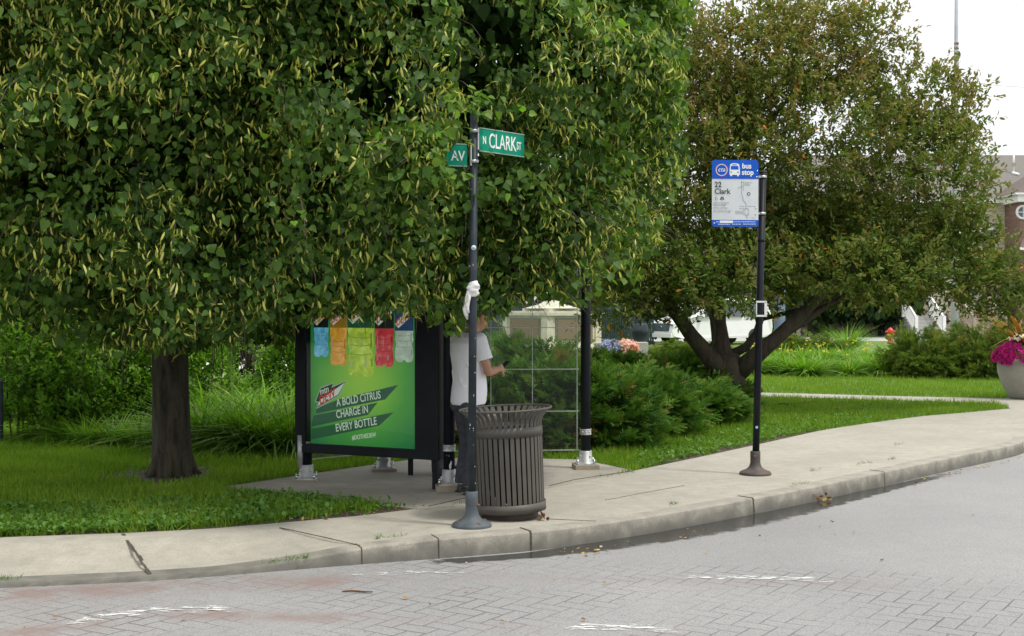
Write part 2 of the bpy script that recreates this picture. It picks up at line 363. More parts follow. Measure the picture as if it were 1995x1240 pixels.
def glassmat(name, alpha=.10, tint=(.75, .85, .85)):
    m, t, b = nodes(name); g = t.nodes.new('ShaderNodeBsdfGlossy'); g.inputs['Roughness'].default_value = .04
    tr = t.nodes.new('ShaderNodeBsdfTransparent'); tr.inputs[0].default_value = (.93, .96, .96, 1)
    fr = t.nodes.new('ShaderNodeFresnel'); fr.inputs[0].default_value = 1.5
    mx_ = t.nodes.new('ShaderNodeMixShader'); t.links.new(ma(t, 'MULTIPLY', fr.outputs[0], .35), mx_.inputs[0]); t.links.new(tr.outputs[0], mx_.inputs[1]); t.links.new(g.outputs[0], mx_.inputs[2])
    t.links.new(mx_.outputs[0], t.nodes['Material Output'].inputs[0]); return m
M['glass'] = glassmat('shelter_glass')
M['window'] = simple('window_glass', (.06, .08, .10), .08, 0, (.12, .14, .16), 2)
M['brick'] = None
def brickmat(name, c1, c2, mort, sc):
    m, t, b = nodes(name); mp = add(t, 'ShaderNodeMapping'); mp.inputs['Rotation'].default_value = (R(90), 0, 0); t.links.new(geo(t), mp.inputs[0])
    k = t.nodes.new('ShaderNodeTexBrick'); k.inputs['Scale'].default_value = sc; k.inputs['Color1'].default_value = (*c1, 1); k.inputs['Color2'].default_value = (*c2, 1); k.inputs['Mortar'].default_value = (*mort, 1)
    k.inputs['Mortar Size'].default_value = .018; t.links.new(mp.outputs[0], k.inputs['Vector'])
    t.links.new(k.outputs['Color'], b.inputs['Base Color']); b.inputs['Roughness'].default_value = .9; return m
M['brick'] = brickmat('red_brown_brick', (.21, .115, .085), (.16, .085, .065), (.30, .26, .22), 3.2)
def stripes(name, c, c2, pitch, axis=2, rough=.7, jit=.1):
    m, t, b = nodes(name); sp = add(t, 'ShaderNodeSeparateXYZ'); t.links.new(geo(t), sp.inputs[0])
    f = ma(t, 'FRACT', ma(t, 'MULTIPLY', sp.outputs[axis], 1 / pitch)); n = noise(t, 5, 4)
    cc = ramp(t, f, [(0, c2), (.12, c2), (.16, c), (1, c)]); cc = mixc(t, ma(t, 'MULTIPLY', n, jit), cc, c2 + (1,))
    t.links.new(cc, b.inputs['Base Color']); b.inputs['Roughness'].default_value = rough; bump(t, b, f, .4, .02); return m
M['siding'] = stripes('cream_lap_siding', (.55, .5, .38), (.3, .26, .19), .18)
M['greysiding'] = stripes('grey_siding', (.42, .42, .4), (.25, .25, .24), .2)
M['shingle'] = stripes('grey_brown_shingles', (.165, .152, .135), (.11, .10, .09), .16, jit=.9)
M['shingle2'] = stripes('brown_shingles', (.13, .095, .08), (.09, .065, .055), .16, jit=.9)
M['trim'] = simple('white_painted_trim', (.78, .78, .76), .5, 0, (.7, .7, .68), 3)
M['tan'] = simple('weathered_tan_timber', (.36, .30, .23), .8, 0, (.28, .23, .18), 6, .2)
M['poledirty'] = simple('white_mast_paint', (.42, .43, .45), .6, 0, (.34, .35, .37), 1.2, spec=.1)
M['cream'] = simple('cream_monument_stone', (.56, .52, .40), .75, 0, (.44, .41, .31), 3, .2)
M['bronze'] = simple('brown_bronze_panel', (.16, .11, .06), .5, .2, (.10, .075, .05), 3, .5)
M['fence'] = simple('dark_green_iron', (.012, .03, .032), .45, 0, (.02, .045, .045), 5)
M['carwhite'] = simple('white_car_paint', (.8, .8, .8), .25, 0, (.77, .77, .78), 2, coat=1)
M['tyre'] = simple('tyre_rubber', (.02, .02, .02), .8, 0, (.035, .035, .035), 30)
M['redlamp'] = simple('red_tail_lens', (.6, .01, .01), .2, 0, (.5, .01, .01), 9)
M['hydrantred'] = simple('red_hydrant_paint', (.55, .06, .03), .5, 0, (.45, .05, .03), 9)
M['hydrantyellow'] = simple('yellow_hydrant_paint', (.7, .4, .05), .5, 0, (.6, .35, .05), 9)
M['bluegrey'] = simple('blue_grey_post_paint', (.08, .12, .18), .5, 0, (.12, .16, .22), 4)
M['magenta'] = leafmat('magenta_petunia', [(0, (.35, .01, .16)), (1, (.62, .03, .32))], .3)
M['petalwhite'] = leafmat('white_petals', [(0, (.75, .75, .6)), (.6, (.85, .84, .75)), (1, (.85, .6, .1))], .3)
M['petalyellow'] = leafmat('yellow_petals', [(0, (.85, .5, .03)), (1, (.8, .62, .1))], .3)
M['petalblue'] = leafmat('blue_petals', [(0, (.25, .3, .6)), (1, (.45, .45, .7))], .3)
M['petalpink'] = leafmat('pink_petals', [(0, (.75, .4, .4)), (1, (.8, .55, .5))], .3)
M['redspike'] = leafmat('russet_spike_leaves', [(0, (.12, .05, .02)), (.6, (.3, .13, .03)), (1, (.35, .3, .06))], .3)
M['litter'] = leafmat('dry_leaf', [(0, (.12, .06, .03)), (.5, (.3, .16, .06)), (.8, (.5, .36, .06)), (1, (.4, .38, .3))], .1)
M['purple'] = leafmat('purple_shrub_leaf', [(0, (.03, .012, .02)), (1, (.07, .035, .045))], .2)
M['lilac'] = leafmat('lilac_flower', [(0, (.3, .25, .35)), (1, (.5, .42, .5))], .2)
M['wire'] = simple('wire_rubber', (.3, .3, .3), .6)

# ------------------------------------------------------------------ setting: road, sidewalk, kerb, lawn
def interp(tab, x):
    xs = [a for a, _ in tab]; ys = [b for _, b in tab]
    if np.isscalar(x):
        if x <= xs[0]: return ys[0] + (ys[1] - ys[0]) / (xs[1] - xs[0]) * (x - xs[0])
        if x >= xs[-1]: return ys[-1]
    return np.interp(x, xs, ys)
BACK = [(-900, 1066), (-300, 1056), (0, 1048), (240, 1040), (400, 1032), (520, 1022), (700, 1006), (830, 990), (900, 979), (1000, 962), (1120, 940), (1235, 918), (1360, 892), (1480, 866), (1600, 839), (1700, 824), (1800, 811), (1900, 803), (1975, 796), (2300, 772), (3200, 735), (5000, 700)]
FRONT = [(-900, 1160), (-300, 1152), (0, 1147), (250, 1136), (400, 1126), (530, 1115), (700, 1101), (850, 1090), (1035, 1075), (1140, 1062), (1250, 1045), (1360, 1025), (1475, 1003), (1590, 979), (1700, 953), (1800, 930), (1900, 907), (1995, 887), (2300, 848), (3200, 790), (5000, 745)]
KH = [(-900, .035), (430, .035), (560, .06), (720, .12), (860, .145), (5000, .145)]
xs = sorted(set(list(range(-900, 0, 60)) + list(range(0, 2000, 15)) + list(range(2000, 5001, 120))))
def smooth1(vals, n=3):
    v = np.array(vals, float)
    for _ in range(n): v[1:-1] = (v[:-2] + 2 * v[1:-1] + v[2:]) / 4
    return v
bk = smooth1([interp(BACK, x) for x in xs]); fr = smooth1([interp(FRONT, x) for x in xs], 8); kh = smooth1([interp(KH, x) for x in xs], 4)
FR = [P(x, y, -.14) for x, y in zip(xs, fr)]; BK = [P(x, y, 0) for x, y in zip(xs, bk)]
# kerb and sidewalk
kb = MB(); sw = MB(); rows = []; srows = []
for i in range(len(xs)):
    a = FR[max(i - 1, 0)]; b = FR[min(i + 1, len(xs) - 1)]; d = (b - a); d.z = 0; d.normalize(); n = Vector((-d.y, d.x, 0))
    zt = -.14 + kh[i]; f = FR[i]; wob = .003 * math.sin(i * 1.7) + random.choice((0, 0, 0, .004, .012)) * random.random()
    pr = [(0, -.20), (0, -.14), (.008 + wob, zt - .014), (.014 + wob, zt - .003), (.03, zt), (.17, zt + .002)]
    rows.append([Vector((f.x, f.y, 0)) + n * u + Vector((0, 0, z)) for u, z in pr])
    q0 = Vector((f.x, f.y, 0)) + n * .16; q1 = BK[i]
    r = []
    for k in range(9):
        t = k / 8; ts = t * t * (3 - 2 * t) if kh[i] < .14 else t
        q = q0.lerp(Vector((q1.x, q1.y, 0)), t); q.z = zt + .001 + (0.0 - zt) * min(1, ts * 1.15); r.append(q)
    r.append(r[-1] + Vector((0, .001, -.1))); srows.append(r)
for rr, mb in ((rows, kb), (srows, sw)):
    k = len(rr[0]); vs = [v for r in rr for v in r]
    mb.add(vs, [(i * k + j, i * k + j + 1, (i + 1) * k + j + 1, (i + 1) * k + j) for i in range(len(rr) - 1) for j in range(k - 1)], 0, False)
tag(kb.build('kerb', M['kerb']), kind='structure'); tag(sw.build('sidewalk', M['sidewalk']), kind='structure')
# road: one sheet to the horizon, finely divided near the crossing for the stamped pattern and red coating
UP = [(-400, 1150), (0, 1152), (300, 1140), (600, 1130), (800, 1122), (1000, 1120), (1200, 1128), (1400, 1131), (1700, 1137), (1995, 1152), (2400, 1170)]
LO = [(-400, 1290), (0, 1235), (150, 1213), (270, 1190), (420, 1190), (600, 1195), (800, 1203), (1100, 1221), (1300, 1232), (1600, 1245), (1995, 1265), (2400, 1290)]
def roadsheet():
    vs = []; cr_ = []; rd = []
    pxs = list(range(-600, 2600, 25)); pys = [1400, 1340, 1300, 1270] + list(range(1262, 1080, -6)) + [1070, 1050, 1030, 1000, 960, 920, 880]
    for py in pys:
        for px in pxs:
            p = P(px, py, -.14); vs.append(p)
            up = interp(UP, px); lo = interp(LO, px)
            top = 1095 if px > 300 else 1160 - px * .2
            c = min(1, max(0, (py - (interp(UP, px) - 45 + max(0, (px - 900)) * .02)) / 12))
            cr_.append(c * .95)
            r = max(0, 1 - abs(py - up - (6 if px < 900 else 4)) / (22 if px < 700 else 11)) + max(0, 1 - abs(py - lo - 8) / 16)
            r *= 1 if px < 650 else max(.25, 1 - (px - 650) / 200)
            if px < 420: r += max(0, min(1, (py - up) / 20)) * .30 * max(0, 1 - px / 420)
            rd.append(min(1, r * 1.1))
    nx = len(pxs); ny = len(pys)
    fs = [(j * nx + i, j * nx + i + 1, (j + 1) * nx + i + 1, (j + 1) * nx + i) for j in range(ny - 1) for i in range(nx - 1)]
    # skirt to the horizon
    b = len(vs); big = [Vector((-900, -60, -.14)), Vector((900, -60, -.14)), Vector((900, 1500, -.14)), Vector((-900, 1500, -.14))]
    vs += big; cr_ += [0] * 4; rd += [0] * 4
    bot = [i for i in range(nx)]; rt = [j * nx + nx - 1 for j in range(ny)]; tp = [(ny - 1) * nx + i for i in range(nx)]; lf = [j * nx for j in range(ny)]
    def fan(edge, A, B):
        for k in range(len(edge) - 1): fs.append((edge[k], edge[k + 1], B if k >= len(edge) // 2 else A))
        fs.append((A, edge[len(edge) // 2], B))
    fan(bot, b, b + 1); fan(rt, b + 1, b + 2); fan(tp[::-1], b + 2, b + 3); fan(lf[::-1], b + 3, b)
    me = bpy.data.meshes.new('road'); me.from_pydata([tuple(v) for v in vs], [], fs)
    for nm, a in (('cross', cr_), ('red', rd)):
        at = me.attributes.new(nm, 'FLOAT', 'POINT'); at.data.foreach_set('value', a)
    me.update(); bm = bmesh.new(); bm.from_mesh(me); bmesh.ops.recalc_face_normals(bm, faces=bm.faces); bm.to_mesh(me); bm.free()
    if me.polygons[0].normal.z < 0: me.flip_normals()
    tag(link('road', me, M['road']), kind='structure')
roadsheet()
def ribbon(name, m, pts, wid, z, tintf, kind='structure', n=5):
    """flat strip along photo points; tint is 1 in the middle and 0 at the rims"""
    s = MB(); tint = []
    W = [P(a, b, z) for a, b in pts]
    Wd = []
    for i in range(len(W) - 1):
        seg = max(2, int((W[i + 1] - W[i]).length / .08))
        for k in range(seg): Wd.append((W[i].lerp(W[i + 1], k / seg), (i + k / seg) / (len(W) - 1)))
    vs = []
    for i, (p, t) in enumerate(Wd):
        d = (Wd[min(i + 1, len(Wd) - 1)][0] - Wd[max(i - 1, 0)][0]).normalized(); nn = Vector((-d.y, d.x, 0))
        ww = wid(t) if callable(wid) else wid
        for k in range(n):
            u = k / (n - 1) * 2 - 1; vs.append(p + nn * u * ww / 2); tint.append(tintf(t, u))
    s.add(vs, [(i * n + k, (i + 1) * n + k, (i + 1) * n + k + 1, i * n + k + 1) for i in range(len(Wd) - 1) for k in range(n - 1)])
    me = s.mesh(name); at = me.attributes.new('tint', 'FLOAT', 'POINT'); at.data.foreach_set('value', tint)
    if me.polygons[0].normal.z < 0: me.flip_normals()
    return tag(link(name, me, m), kind=kind)
plat = lambda a: (lambda t, u: a * (1 - abs(u) ** 3) * min(1, 4 * t, 4 * (1 - t)))
tent = lambda a: (lambda t, u: a * (1 - abs(u)) * min(1, 6 * t, 6 * (1 - t)))
ribbon('road_marking', M['paint'], [(40, 1236), (150, 1212), (280, 1191), (420, 1187), (610, 1196)], .30, -.136, plat(.96))
ribbon('road_marking', M['paint'], [(610, 1120), (720, 1118), (850, 1116), (1010, 1119)], .25, -.136, plat(.85))
ribbon('road_marking', M['paint'], [(1300, 1131), (1350, 1126), (1480, 1126), (1600, 1130), (1680, 1137)], .22, -.136, plat(1.0))
ribbon('road_marking', M['paint'], [(1060, 1218), (1120, 1222), (1250, 1224), (1420, 1233)], .26, -.136, plat(.99))
ribbon('puddle', M['wet'], [(820, 1096), (900, 1093), (1035, 1083), (1140, 1070), (1250, 1053), (1360, 1034), (1475, 1012), (1590, 986), (1700, 960), (1800, 936), (1890, 914)], lambda t: .16 + .30 * math.exp(-((t - .52) / .25) ** 2), -.1355, lambda t, u: (1.05 - max(0, -u) * .9) * min(1, 8 * t, 5 * (1 - t)) if u < .8 else .9 * min(1, 8 * t, 5 * (1 - t)))
# cracks and joints
cm = simple('crack_shadow_dirt', (.05, .042, .03), .95, 0, (.09, .07, .045), 30)
def crack(pts, wpx, zf, name='sidewalk_joint'):
    s = MB(); 
    for i in range(len(pts) - 1):
        a = P(*pts[i], zf(pts[i])); b = P(*pts[i + 1], zf(pts[i + 1])); n_ = 5
        for k in range(n_):
            p, q = a.lerp(b, k / n_), a.lerp(b, (k + 1) / n_ + .02)
            j = Vector((random.uniform(-.004, .004), random.uniform(-.004, .004), 0)); s.bar(p + j, q + j, wpx * random.uniform(.7, 1.3), .004)
    tag(s.build(name, cm), kind='structure')
def zs(p):   # height of the sidewalk surface at a photo point
    px, py = p; f = interp(FRONT, px) - interp(KH, px) * 262; b_ = interp(BACK, px); z0 = -.14 + interp(KH, px)
    t = min(1, max(0, (f - py) / (f - b_))); ts = t * t * (3 - 2 * t) if z0 < 0 else t
    return z0 + (0 - z0) * min(1, ts * 1.15) + .003
crack([(238, 1041), (262, 1075), (290, 1119)], .022, zs)
crack([(545, 1029), (610, 1043), (700, 1063)], .010, zs)
crack([(835, 987), (905, 971)], .012, lambda p: .006)
crack([(1070, 947), (1120, 935), (1232, 918)], .012, lambda p: .006)
crack([(1065, 1012), (1160, 1016)], .006, zs)
crack([(1180, 975), (1330, 947)], .003, zs)
# gaps across the kerb
for px in (705, 850, 1035, 1475, 1720):
    i = min(range(len(xs)), key=lambda k: abs(xs[k] - px)); r = rows[i]; s = MB()
    for a, b in zip(r[1:-1], r[2:]):
        o = Vector((0, -.002, .002)); s.bar(a + o, b + o, .016 if px in (1035, 1475) else .007, .004)
    tag(s.build('kerb_joint', cm), kind='structure')
# lawn: from the back of the sidewalk to the far distance
lw = MB(); lr = []
ts = [0, .02, .05, .1, .18, .3, .5, 1, 2, 5, 12, 40]
for x, y in zip(xs, bk):
    p = P(x, y, -.012); r = []
    for t in ts: q = p * (1 + t); r.append(Vector((q.x, q.y, -.012)))
    lr.append(r)
# close the sides with wide flanks
k = len(ts); lw.add([v for r in lr for v in r], [(i * k + j, (i + 1) * k + j, (i + 1) * k + j + 1, i * k + j + 1) for i in range(len(lr) - 1) for j in range(k - 1)])
b0 = lr[0][0]
lw.add([b0, Vector((-300, b0.y, -.012)), Vector((-300, 700, -.012)), lr[0][-1]], [(0, 1, 2, 3)])
o = lw.build('lawn', M['lawn']); tag(o, kind='structure')
if o.data.polygons[0].normal.z < 0: o.data.flip_normals()
PAD = [(415, 952), (590, 926), (745, 903), (830, 893), (1000, 893), (1130, 896), (1235, 917), (1000, 966), (905, 985), (830, 994), (700, 980), (560, 966)]
def slab(name, pts, z, th, m):
    s = MB(); W = [P(a, b, z) for a, b in pts]; n = len(W)
    s.add(W + [v - Vector((0, 0, th)) for v in W], [tuple(range(n)), tuple(range(n, 2 * n))[::-1]] + [(i, n + i, n + (i + 1) % n, (i + 1) % n) for i in range(n)])
    return tag(s.build(name, m), kind='structure')
slab('bus_pad', PAD, .004, .05, M['pad'])
PATH = [(1380, 760), (1480, 765), (1700, 771), (1950, 777), (2000, 774), (2120, 778), (2020, 797), (1972, 797), (1940, 786), (1700, 779), (1480, 773), (1380, 768)]
slab('garden_path', PATH, -.004, .03, M['sidewalk'])
for i, pts in enumerate([[(-150, 742), (640, 742), (640, 692), (-150, 692)]]): slab('plaza', pts, -.006, .03, concrete('plaza_concrete', (.55, .54, .5)))
s = MB(); s.box((30, 70, .0), (160, 13, .03)); tag(s.build('far_street', concrete('far_street_asphalt', (.42, .42, .41))), kind='structure')
# soil strips at the lawn edge
ribbon('soil', M['soil'], [(-20, 1047), (240, 1038), (400, 1030), (520, 1019), (640, 1007), (740, 996), (810, 988)], lambda t: .16 + .5 * max(0, t - .45), -.004, lambda t, u: .35 + .9 * t * (1 - abs(u)))
ribbon('soil', M['soil'], [(1250, 912), (1340, 893), (1420, 876), (1500, 858), (1600, 836)], lambda t: .3 + .5 * math.sin(t * 3.1), -.004, tent(.75))
ribbon('soil', M['soil'], [(225, 922), (300, 929), (420, 926)], 1.3, -.004, tent(1.1))

def inpoly(px, py, poly):
    c = np.zeros(len(px), bool); n = len(poly)
    for i in range(n):
        x1, y1 = poly[i]; x2, y2 = poly[(i + 1) % n]
        if y1 == y2: continue
        h = ((y1 > py) != (y2 > py)) & (px < (x2 - x1) * (py - y1) / (y2 - y1) + x1); c ^= h
    return c
def lawnpts(n, y0, y1, x0=-60, x1=2060, edge=0):
    Y = y0 * (y1 / y0) ** RNG.random(n); px = RNG.uniform(x0, x1, n)
    X = (px - CX) * Y / F; py = HY + F * H / Y
    bx = np.interp(px, xs, bk); eg = np.interp(px, [0, 400, 520, 700, 830, 840, 1240, 1300, 1420, 1560, 1620], [2, 3, 5, 11, 13, 0, 0, 7, 9, 5, 1]) * (.5 + .5 * np.sin(px * .09) * np.sin(px * .023 + 1) + .5 * RNG.random(n)); rt = np.hypot(X + 3.4, (Y - 12.8) * .8); ok = (py < bx - edge - eg) & (rt > .42 + .25 * RNG.random(n) + .12 * np.sin(X * 9)) & ~inpoly(px, py, PAD) & ~inpoly(px, py, PATH)
    return X[ok], Y[ok], px[ok], py[ok]
BL = [(0, -.06, 0), (0, .06, 0), (.5, -.045, .06), (.5, .045, .06), (1, 0, .28)]; BF = [(0, 1, 3, 2), (2, 3, 4)]
g = Scat()
X, Y, px, py = lawnpts(330000, 9, 34)
n = len(X); clump = .5 + .5 * np.sin(X * 3.1 + np.sin(Y * 2.3) * 2) * np.cos(Y * 2.7 + X)
hgt = (.035 + .035 * RNG.random(n) + .015 * clump) * np.clip(1.1 - (Y - 9) / 60, .8, 1.2)
d = np.stack([RNG.normal(0, .4, n), RNG.normal(0, .4, n), np.ones(n)], 1)
g.add(BL, BF, np.stack([X, Y, np.full(n, -.012)], 1), d, rnd(n) + np.array([0, -.6, 0]), hgt * (1 + Y / 40), np.clip(.2 + .35 * clump + .35 * RNG.random(n) + (RNG.random(n) > .965) * .4, 0, 1) * 1.0)
tag(g.build('grass', M['grass']), 'short green turf blades on the lawns behind the sidewalk', kind='stuff')
# weeds along the lawn edge
g = Scat(); n0 = 9000
px = RNG.uniform(-30, 900, n0); f = RNG.random(n0) ** 1.5
py = np.interp(px, xs, bk) - 2 - f * 55; cl = np.sin(px * .043) + np.sin(px * .11 + 1) > -.4
k = (~inpoly(px, py, PAD)) & (cl | (RNG.random(n0) < .35)) & (py < np.interp(px, xs, bk) - 3 - np.clip((px - 400) / 20, 0, 15) * (RNG.random(n0) < .8)); px, py = px[k], py[k]
px2 = RNG.uniform(1240, 1700, 1800); py2 = np.interp(px2, xs, bk) - 3 - RNG.random(1800) ** 1.5 * 30
px, py = np.concatenate([px, px2]), np.concatenate([py, py2])
Y = F * H / (py - HY); X = (px - CX) * Y / F; n = len(X)
WL = [(0, 0, 0), (.3, .28, .05), (.75, .3, .06), (1, 0, 0), (.75, -.3, .06), (.3, -.28, .05)]; WF = [(0, 1, 2, 3), (0, 3, 4, 5)]
d = rnd(n); d[:, 2] = np.abs(d[:, 2]) * .5 + .15
g.add(WL, WF, np.stack([X, Y, RNG.uniform(-.005, .05, n)], 1), d, rnd(n) * .5 + np.array([0, 0, 1.]), RNG.uniform(.025, .06, n))
for (a, b, c_, r_) in ((730, 790, 1051, 60), (1580, 1600, 918, 0), (0, 40, 1128, 40), (510, 600, 1098, 30), (1540, 1575, 946, 0), (1670, 1700, 905, 20), (1305, 1320, 984, 10), (880, 940, 984, 20), (1160, 1235, 930, 10), (1730, 1745, 895, 8), (1740, 1760, 868, 0)):
    m_ = int(14 + (b - a) * .7); px = a + (b - a) * RNG.beta(.8, .8, m_); py = c_ + RNG.normal(0, 1.5, m_) - (px - a) * .12 * (c_ < 1100)
    z = np.array([zs((x, y)) for x, y in zip(px, py)]); Y = F * (H - z) / (py - HY); X = (px - CX) * Y / F
    d = rnd(m_); d[:, 2] = np.abs(d[:, 2]) + .3
    g.add(BL, BF, np.stack([X, Y, z], 1), d, rnd(m_), RNG.uniform(.015, .045, m_), RNG.random(m_))
tag(g.build('weeds', M['weed']), 'low broad leaved weeds along the sidewalk edge and its cracks', kind='stuff')
# dry litter
g = Scat(); px = np.concatenate([RNG.uniform(560, 830, 150), RNG.uniform(1270, 1500, 60), RNG.uniform(1090, 1420, 45), RNG.uniform(1780, 1995, 60), RNG.uniform(0, 1900, 50)])
py = np.concatenate([np.interp(px[:150], xs, bk) - RNG.uniform(0, 22, 150), np.interp(px[150:210], xs, bk) - RNG.uniform(3, 22, 60), np.interp(px[210:255], xs, fr) + RNG.uniform(3, 22, 45), np.interp(px[255:315], xs, fr) + RNG.uniform(2, 9, 60), np.interp(px[315:], xs, fr) + RNG.uniform(10, 160, 50)])
z = np.where(np.arange(len(px)) < 210, .004, -.128); Y = F * (H - z) / (py - HY); X = (px - CX) * Y / F; n = len(px); d = rnd(n); d[:, 2] *= .3
g.add(WL, WF, np.stack([X, Y, z], 1), d, rnd(n) * .4 + np.array([0, 0, 1.]), RNG.uniform(.012, .04, n))
tag(g.build('leaf_litter', M['litter']), 'scattered dry leaves and seeds on soil and gutter', kind='stuff')

# ------------------------------------------------------------------ trees
LN = [(0, 0, 0), (-.06, .2, .03), (.08, .42, .07), (.38, .47, .05), (.72, .25, -.02), (1.05, 0, -.14), (.72, -.25, -.02), (.38, -.47, .05), (.08, -.42, .07), (-.06, -.2, .03)]
LNF = [(0, 1, 2, 3, 4, 5), (0, 5, 6, 7, 8, 9)]
BR = [(0, -.03, 0), (0, .03, 0), (.35, -.11, .05), (.35, .11, .05), (.75, -.10, .02), (.75, .10, .02), (1, 0, -.12)]; BRF = [(0, 1, 3, 2), (2, 3, 5, 4), (4, 5, 6)]
FLW = [(.5, 0, -.05), (.9, .16, -.22), (.98, .1, -.30), (.8, -.18, -.25), (.9, -.26, -.32), (1.08, 0, -.36), (1.0, .02, -.28)]; FLWF = [(0, 1, 2), (0, 3, 4), (0, 5, 6)]
_w = RNG.normal(size=(10, 3)); _ph = RNG.random(10) * 6.28
def lump(p, f): return sum(np.sin(p @ (_w[i] * f) + _ph[i]) for i in range(10)) / 10 * 1.6
def linden():
    base = P(335, 925); t = thing('linden_tree', base, 'big dense linden with hanging yellow flower bracts left of the bus shelter', 'tree')
    c = np.array([base.x + .35, 12.65, 4.7]); rx, ry, rup, rlo = 4.68, 3.15, 4.3, 3.35
    # clusters
    K = 3300; u = rnd(K * 3); u = u[(u[:, 1] < .45) | (RNG.random(len(u)) < .5)]; u = u[u[:, 2] < .75][:K]; K = len(u)
    out = []
    for v in u:
        # superellipsoid radius along v
        h = math.hypot(v[0] / rx, v[1] / ry); z = abs(v[2]) / (rup if v[2] > 0 else rlo); p = 3.6
        r = (h ** p + z ** p) ** (-1 / p); out.append(r)
    r = np.array(out); q = u * r[:, None]
    lay = RNG.random(K) ** .6; lay = np.where(lump(q + 3, 2.3) < -.18, lay * .3 - .22, lay); q *= (.70 + .30 * lay)[:, None]
    q *= (1 + .10 * lump(q, 1.5) + .04 * lump(q, 3.2) + .055 * np.sin(q[:, 2] * 7.5 + 4 * lump(q, 1.1)))[:, None]; q[:, 1] = np.where(q[:, 1] > 0, q[:, 1] * .62, q[:, 1])
    zz = q[:, 2] + c[2]; right = q[:, 0] > 0
    tp = .66 + .34 * np.clip((zz - 1.3) / 1.9, 0, 1) ** .8
    q[:, 0] = np.where(right, q[:, 0] * tp, q[:, 0]); pos = q + c
    outv = q / np.array([rx, ry, 4]); outv /= np.linalg.norm(outv, axis=1, keepdims=True)
    # bottom: keep above the underside
    pos[:, 2] = np.maximum(pos[:, 2], 1.5 + .2 * RNG.random(K) + .12 * lump(pos, 2) )
    extra = [(Q(865, 262, 9.55), (-.2, -.6, .3)), (Q(905, 205, 9.6), (.2, -.5, .4)), (Q(820, 300, 9.6), (-.3, -.5, .2)), (Q(935, 215, 9.9), (.3, -.5, .4)), (Q(845, 350, 9.8), (0, -.6, .1)), (Q(1010, 330, 10.2), (.2, -.6, 0)), (Q(930, 350, 9.9), (0, -.5, 0)),
             (Q(960, 575, 10.6), (.2, -.5, 0)), (Q(900, 560, 10.7), (0, -.6, 0)), (Q(1000, 560, 10.7), (.3, -.5, 0)), (Q(1050, 540, 10.8), (.4, -.4, 0)), (Q(620, 575, 10.5), (0, -.5, 0)), (Q(680, 570, 10.5), (0, -.5, 0)), (Q(760, 580, 10.5), (0, -.5, 0)), (Q(820, 570, 10.6), (0, -.5, 0))]
    for k in range(130):           # sprays hanging in front of the shelter roof and at the right flank
        px_, py_ = random.uniform(930, 1235), random.uniform(300, 575)
        if py_ > 575 - max(0, px_ - 1040) * .62: continue
        extra.append((Q(px_, py_, random.uniform(10.75, 11.2) if px_ < 1150 else random.uniform(11.2, 12.8)), (.3, -.5, .1)))
    for px_ in (912, 928, 940, 955): extra.append((Q(px_, 572, 10.8), (0, -.5, .05)))
    for k in range(130):          # the high right shoulder
        extra.append((Q(random.uniform(1090, 1315), random.uniform(-80, 320), random.uniform(11.6, 13.4)), (.35, -.4, .15)))
    for k in range(75):           # low sprays over the top of the poster case
        px_, py_ = random.uniform(585, 930), random.uniform(400, 572); extra.append((Q(px_, py_, random.uniform(10.75, 11.15)), (0, -.5, .1)))
    for k in range(22): extra.append((Q(random.uniform(770, 868), random.uniform(262, 322), random.uniform(9.3, 9.5)), (-.2, -.5, .2)))
    nfree = len(extra)
    pos = np.concatenate([pos, np.array([tuple(a) for a, _ in extra])]); outv = np.concatenate([outv, np.array([b for _, b in extra])]); K = len(pos)
    J = 54
    Lh = RNG.uniform(.38, .75, K)[:, None, None]; tt = RNG.uniform(.0, 1, (K, J, 1))
    side = np.cross(outv, [0, 0, 1.]); side /= np.linalg.norm(side, axis=1, keepdims=True) + 1e-6
    fan = RNG.normal(0, .42, (K, J, 1))
    dirv = outv[:, None, :] * .75 + side[:, None, :] * fan
    lp = pos[:, None, :] + dirv * Lh * tt + np.array([0, 0, -1.]) * Lh * (.75 * tt ** 1.8) + np.array([0, 0, 1.]) * Lh * .25 * tt + RNG.normal(0, .05, (K, J, 3))
    ld = outv[:, None, :] * .35 + side[:, None, :] * (fan * .8) + np.array([0, 0, -.6]) + RNG.normal(0, .5, (K, J, 3))
    ln = outv[:, None, :] * .5 + np.array([0, 0, .7]) + RNG.normal(0, .5, (K, J, 3))
    lp, ld, ln = lp.reshape(-1, 3), ld.reshape(-1, 3), ln.reshape(-1, 3)
    tint = np.repeat(RNG.random(K) * .55, J) + RNG.random(K * J) * .4
    ex_ = np.zeros(K, bool); ex_[-len(extra):] = True; ex_ = np.repeat(ex_, J)
    ang = lambda L_: (L_[:, 0] * F / L_[:, 1] + CX, HY - (L_[:, 2] - H) * F / L_[:, 1])
    def keep(L_, free=None):
        k_ = L_[:, 2] > np.interp(L_[:, 0], [-4.6, -4.0, -3.6, -2.3, -1.9, -.6, -.4, -.2, 0, .6], [1.58, 1.50, 1.36, 1.40, 1.62, 1.60, 1.48, 1.50, 1.62, 1.70]) + .20 * lump(L_, 4)
        # room for the shelter and for the people waiting in it
        k_ &= ~((L_[:, 1] > 11.15) & (L_[:, 1] < 13.5) & (L_[:, 0] > -2.2) & (L_[:, 0] < 1.05) & (L_[:, 2] < 2.55))
        # nothing reaches round the sign pole and its two blades
        nearp = (L_[:, 1] < 10.5) & (L_[:, 0] > -.42) & (L_[:, 0] < .22)
        if free is not None: nearp &= ~free
        ppx, ppy = ang(L_); nearp |= (L_[:, 1] < 10.6) & (ppx > 864) & (ppx < 1034) & (ppy > 236 + (ppx < 925) * 44) & (ppy < 326)
        k_ &= ~nearp
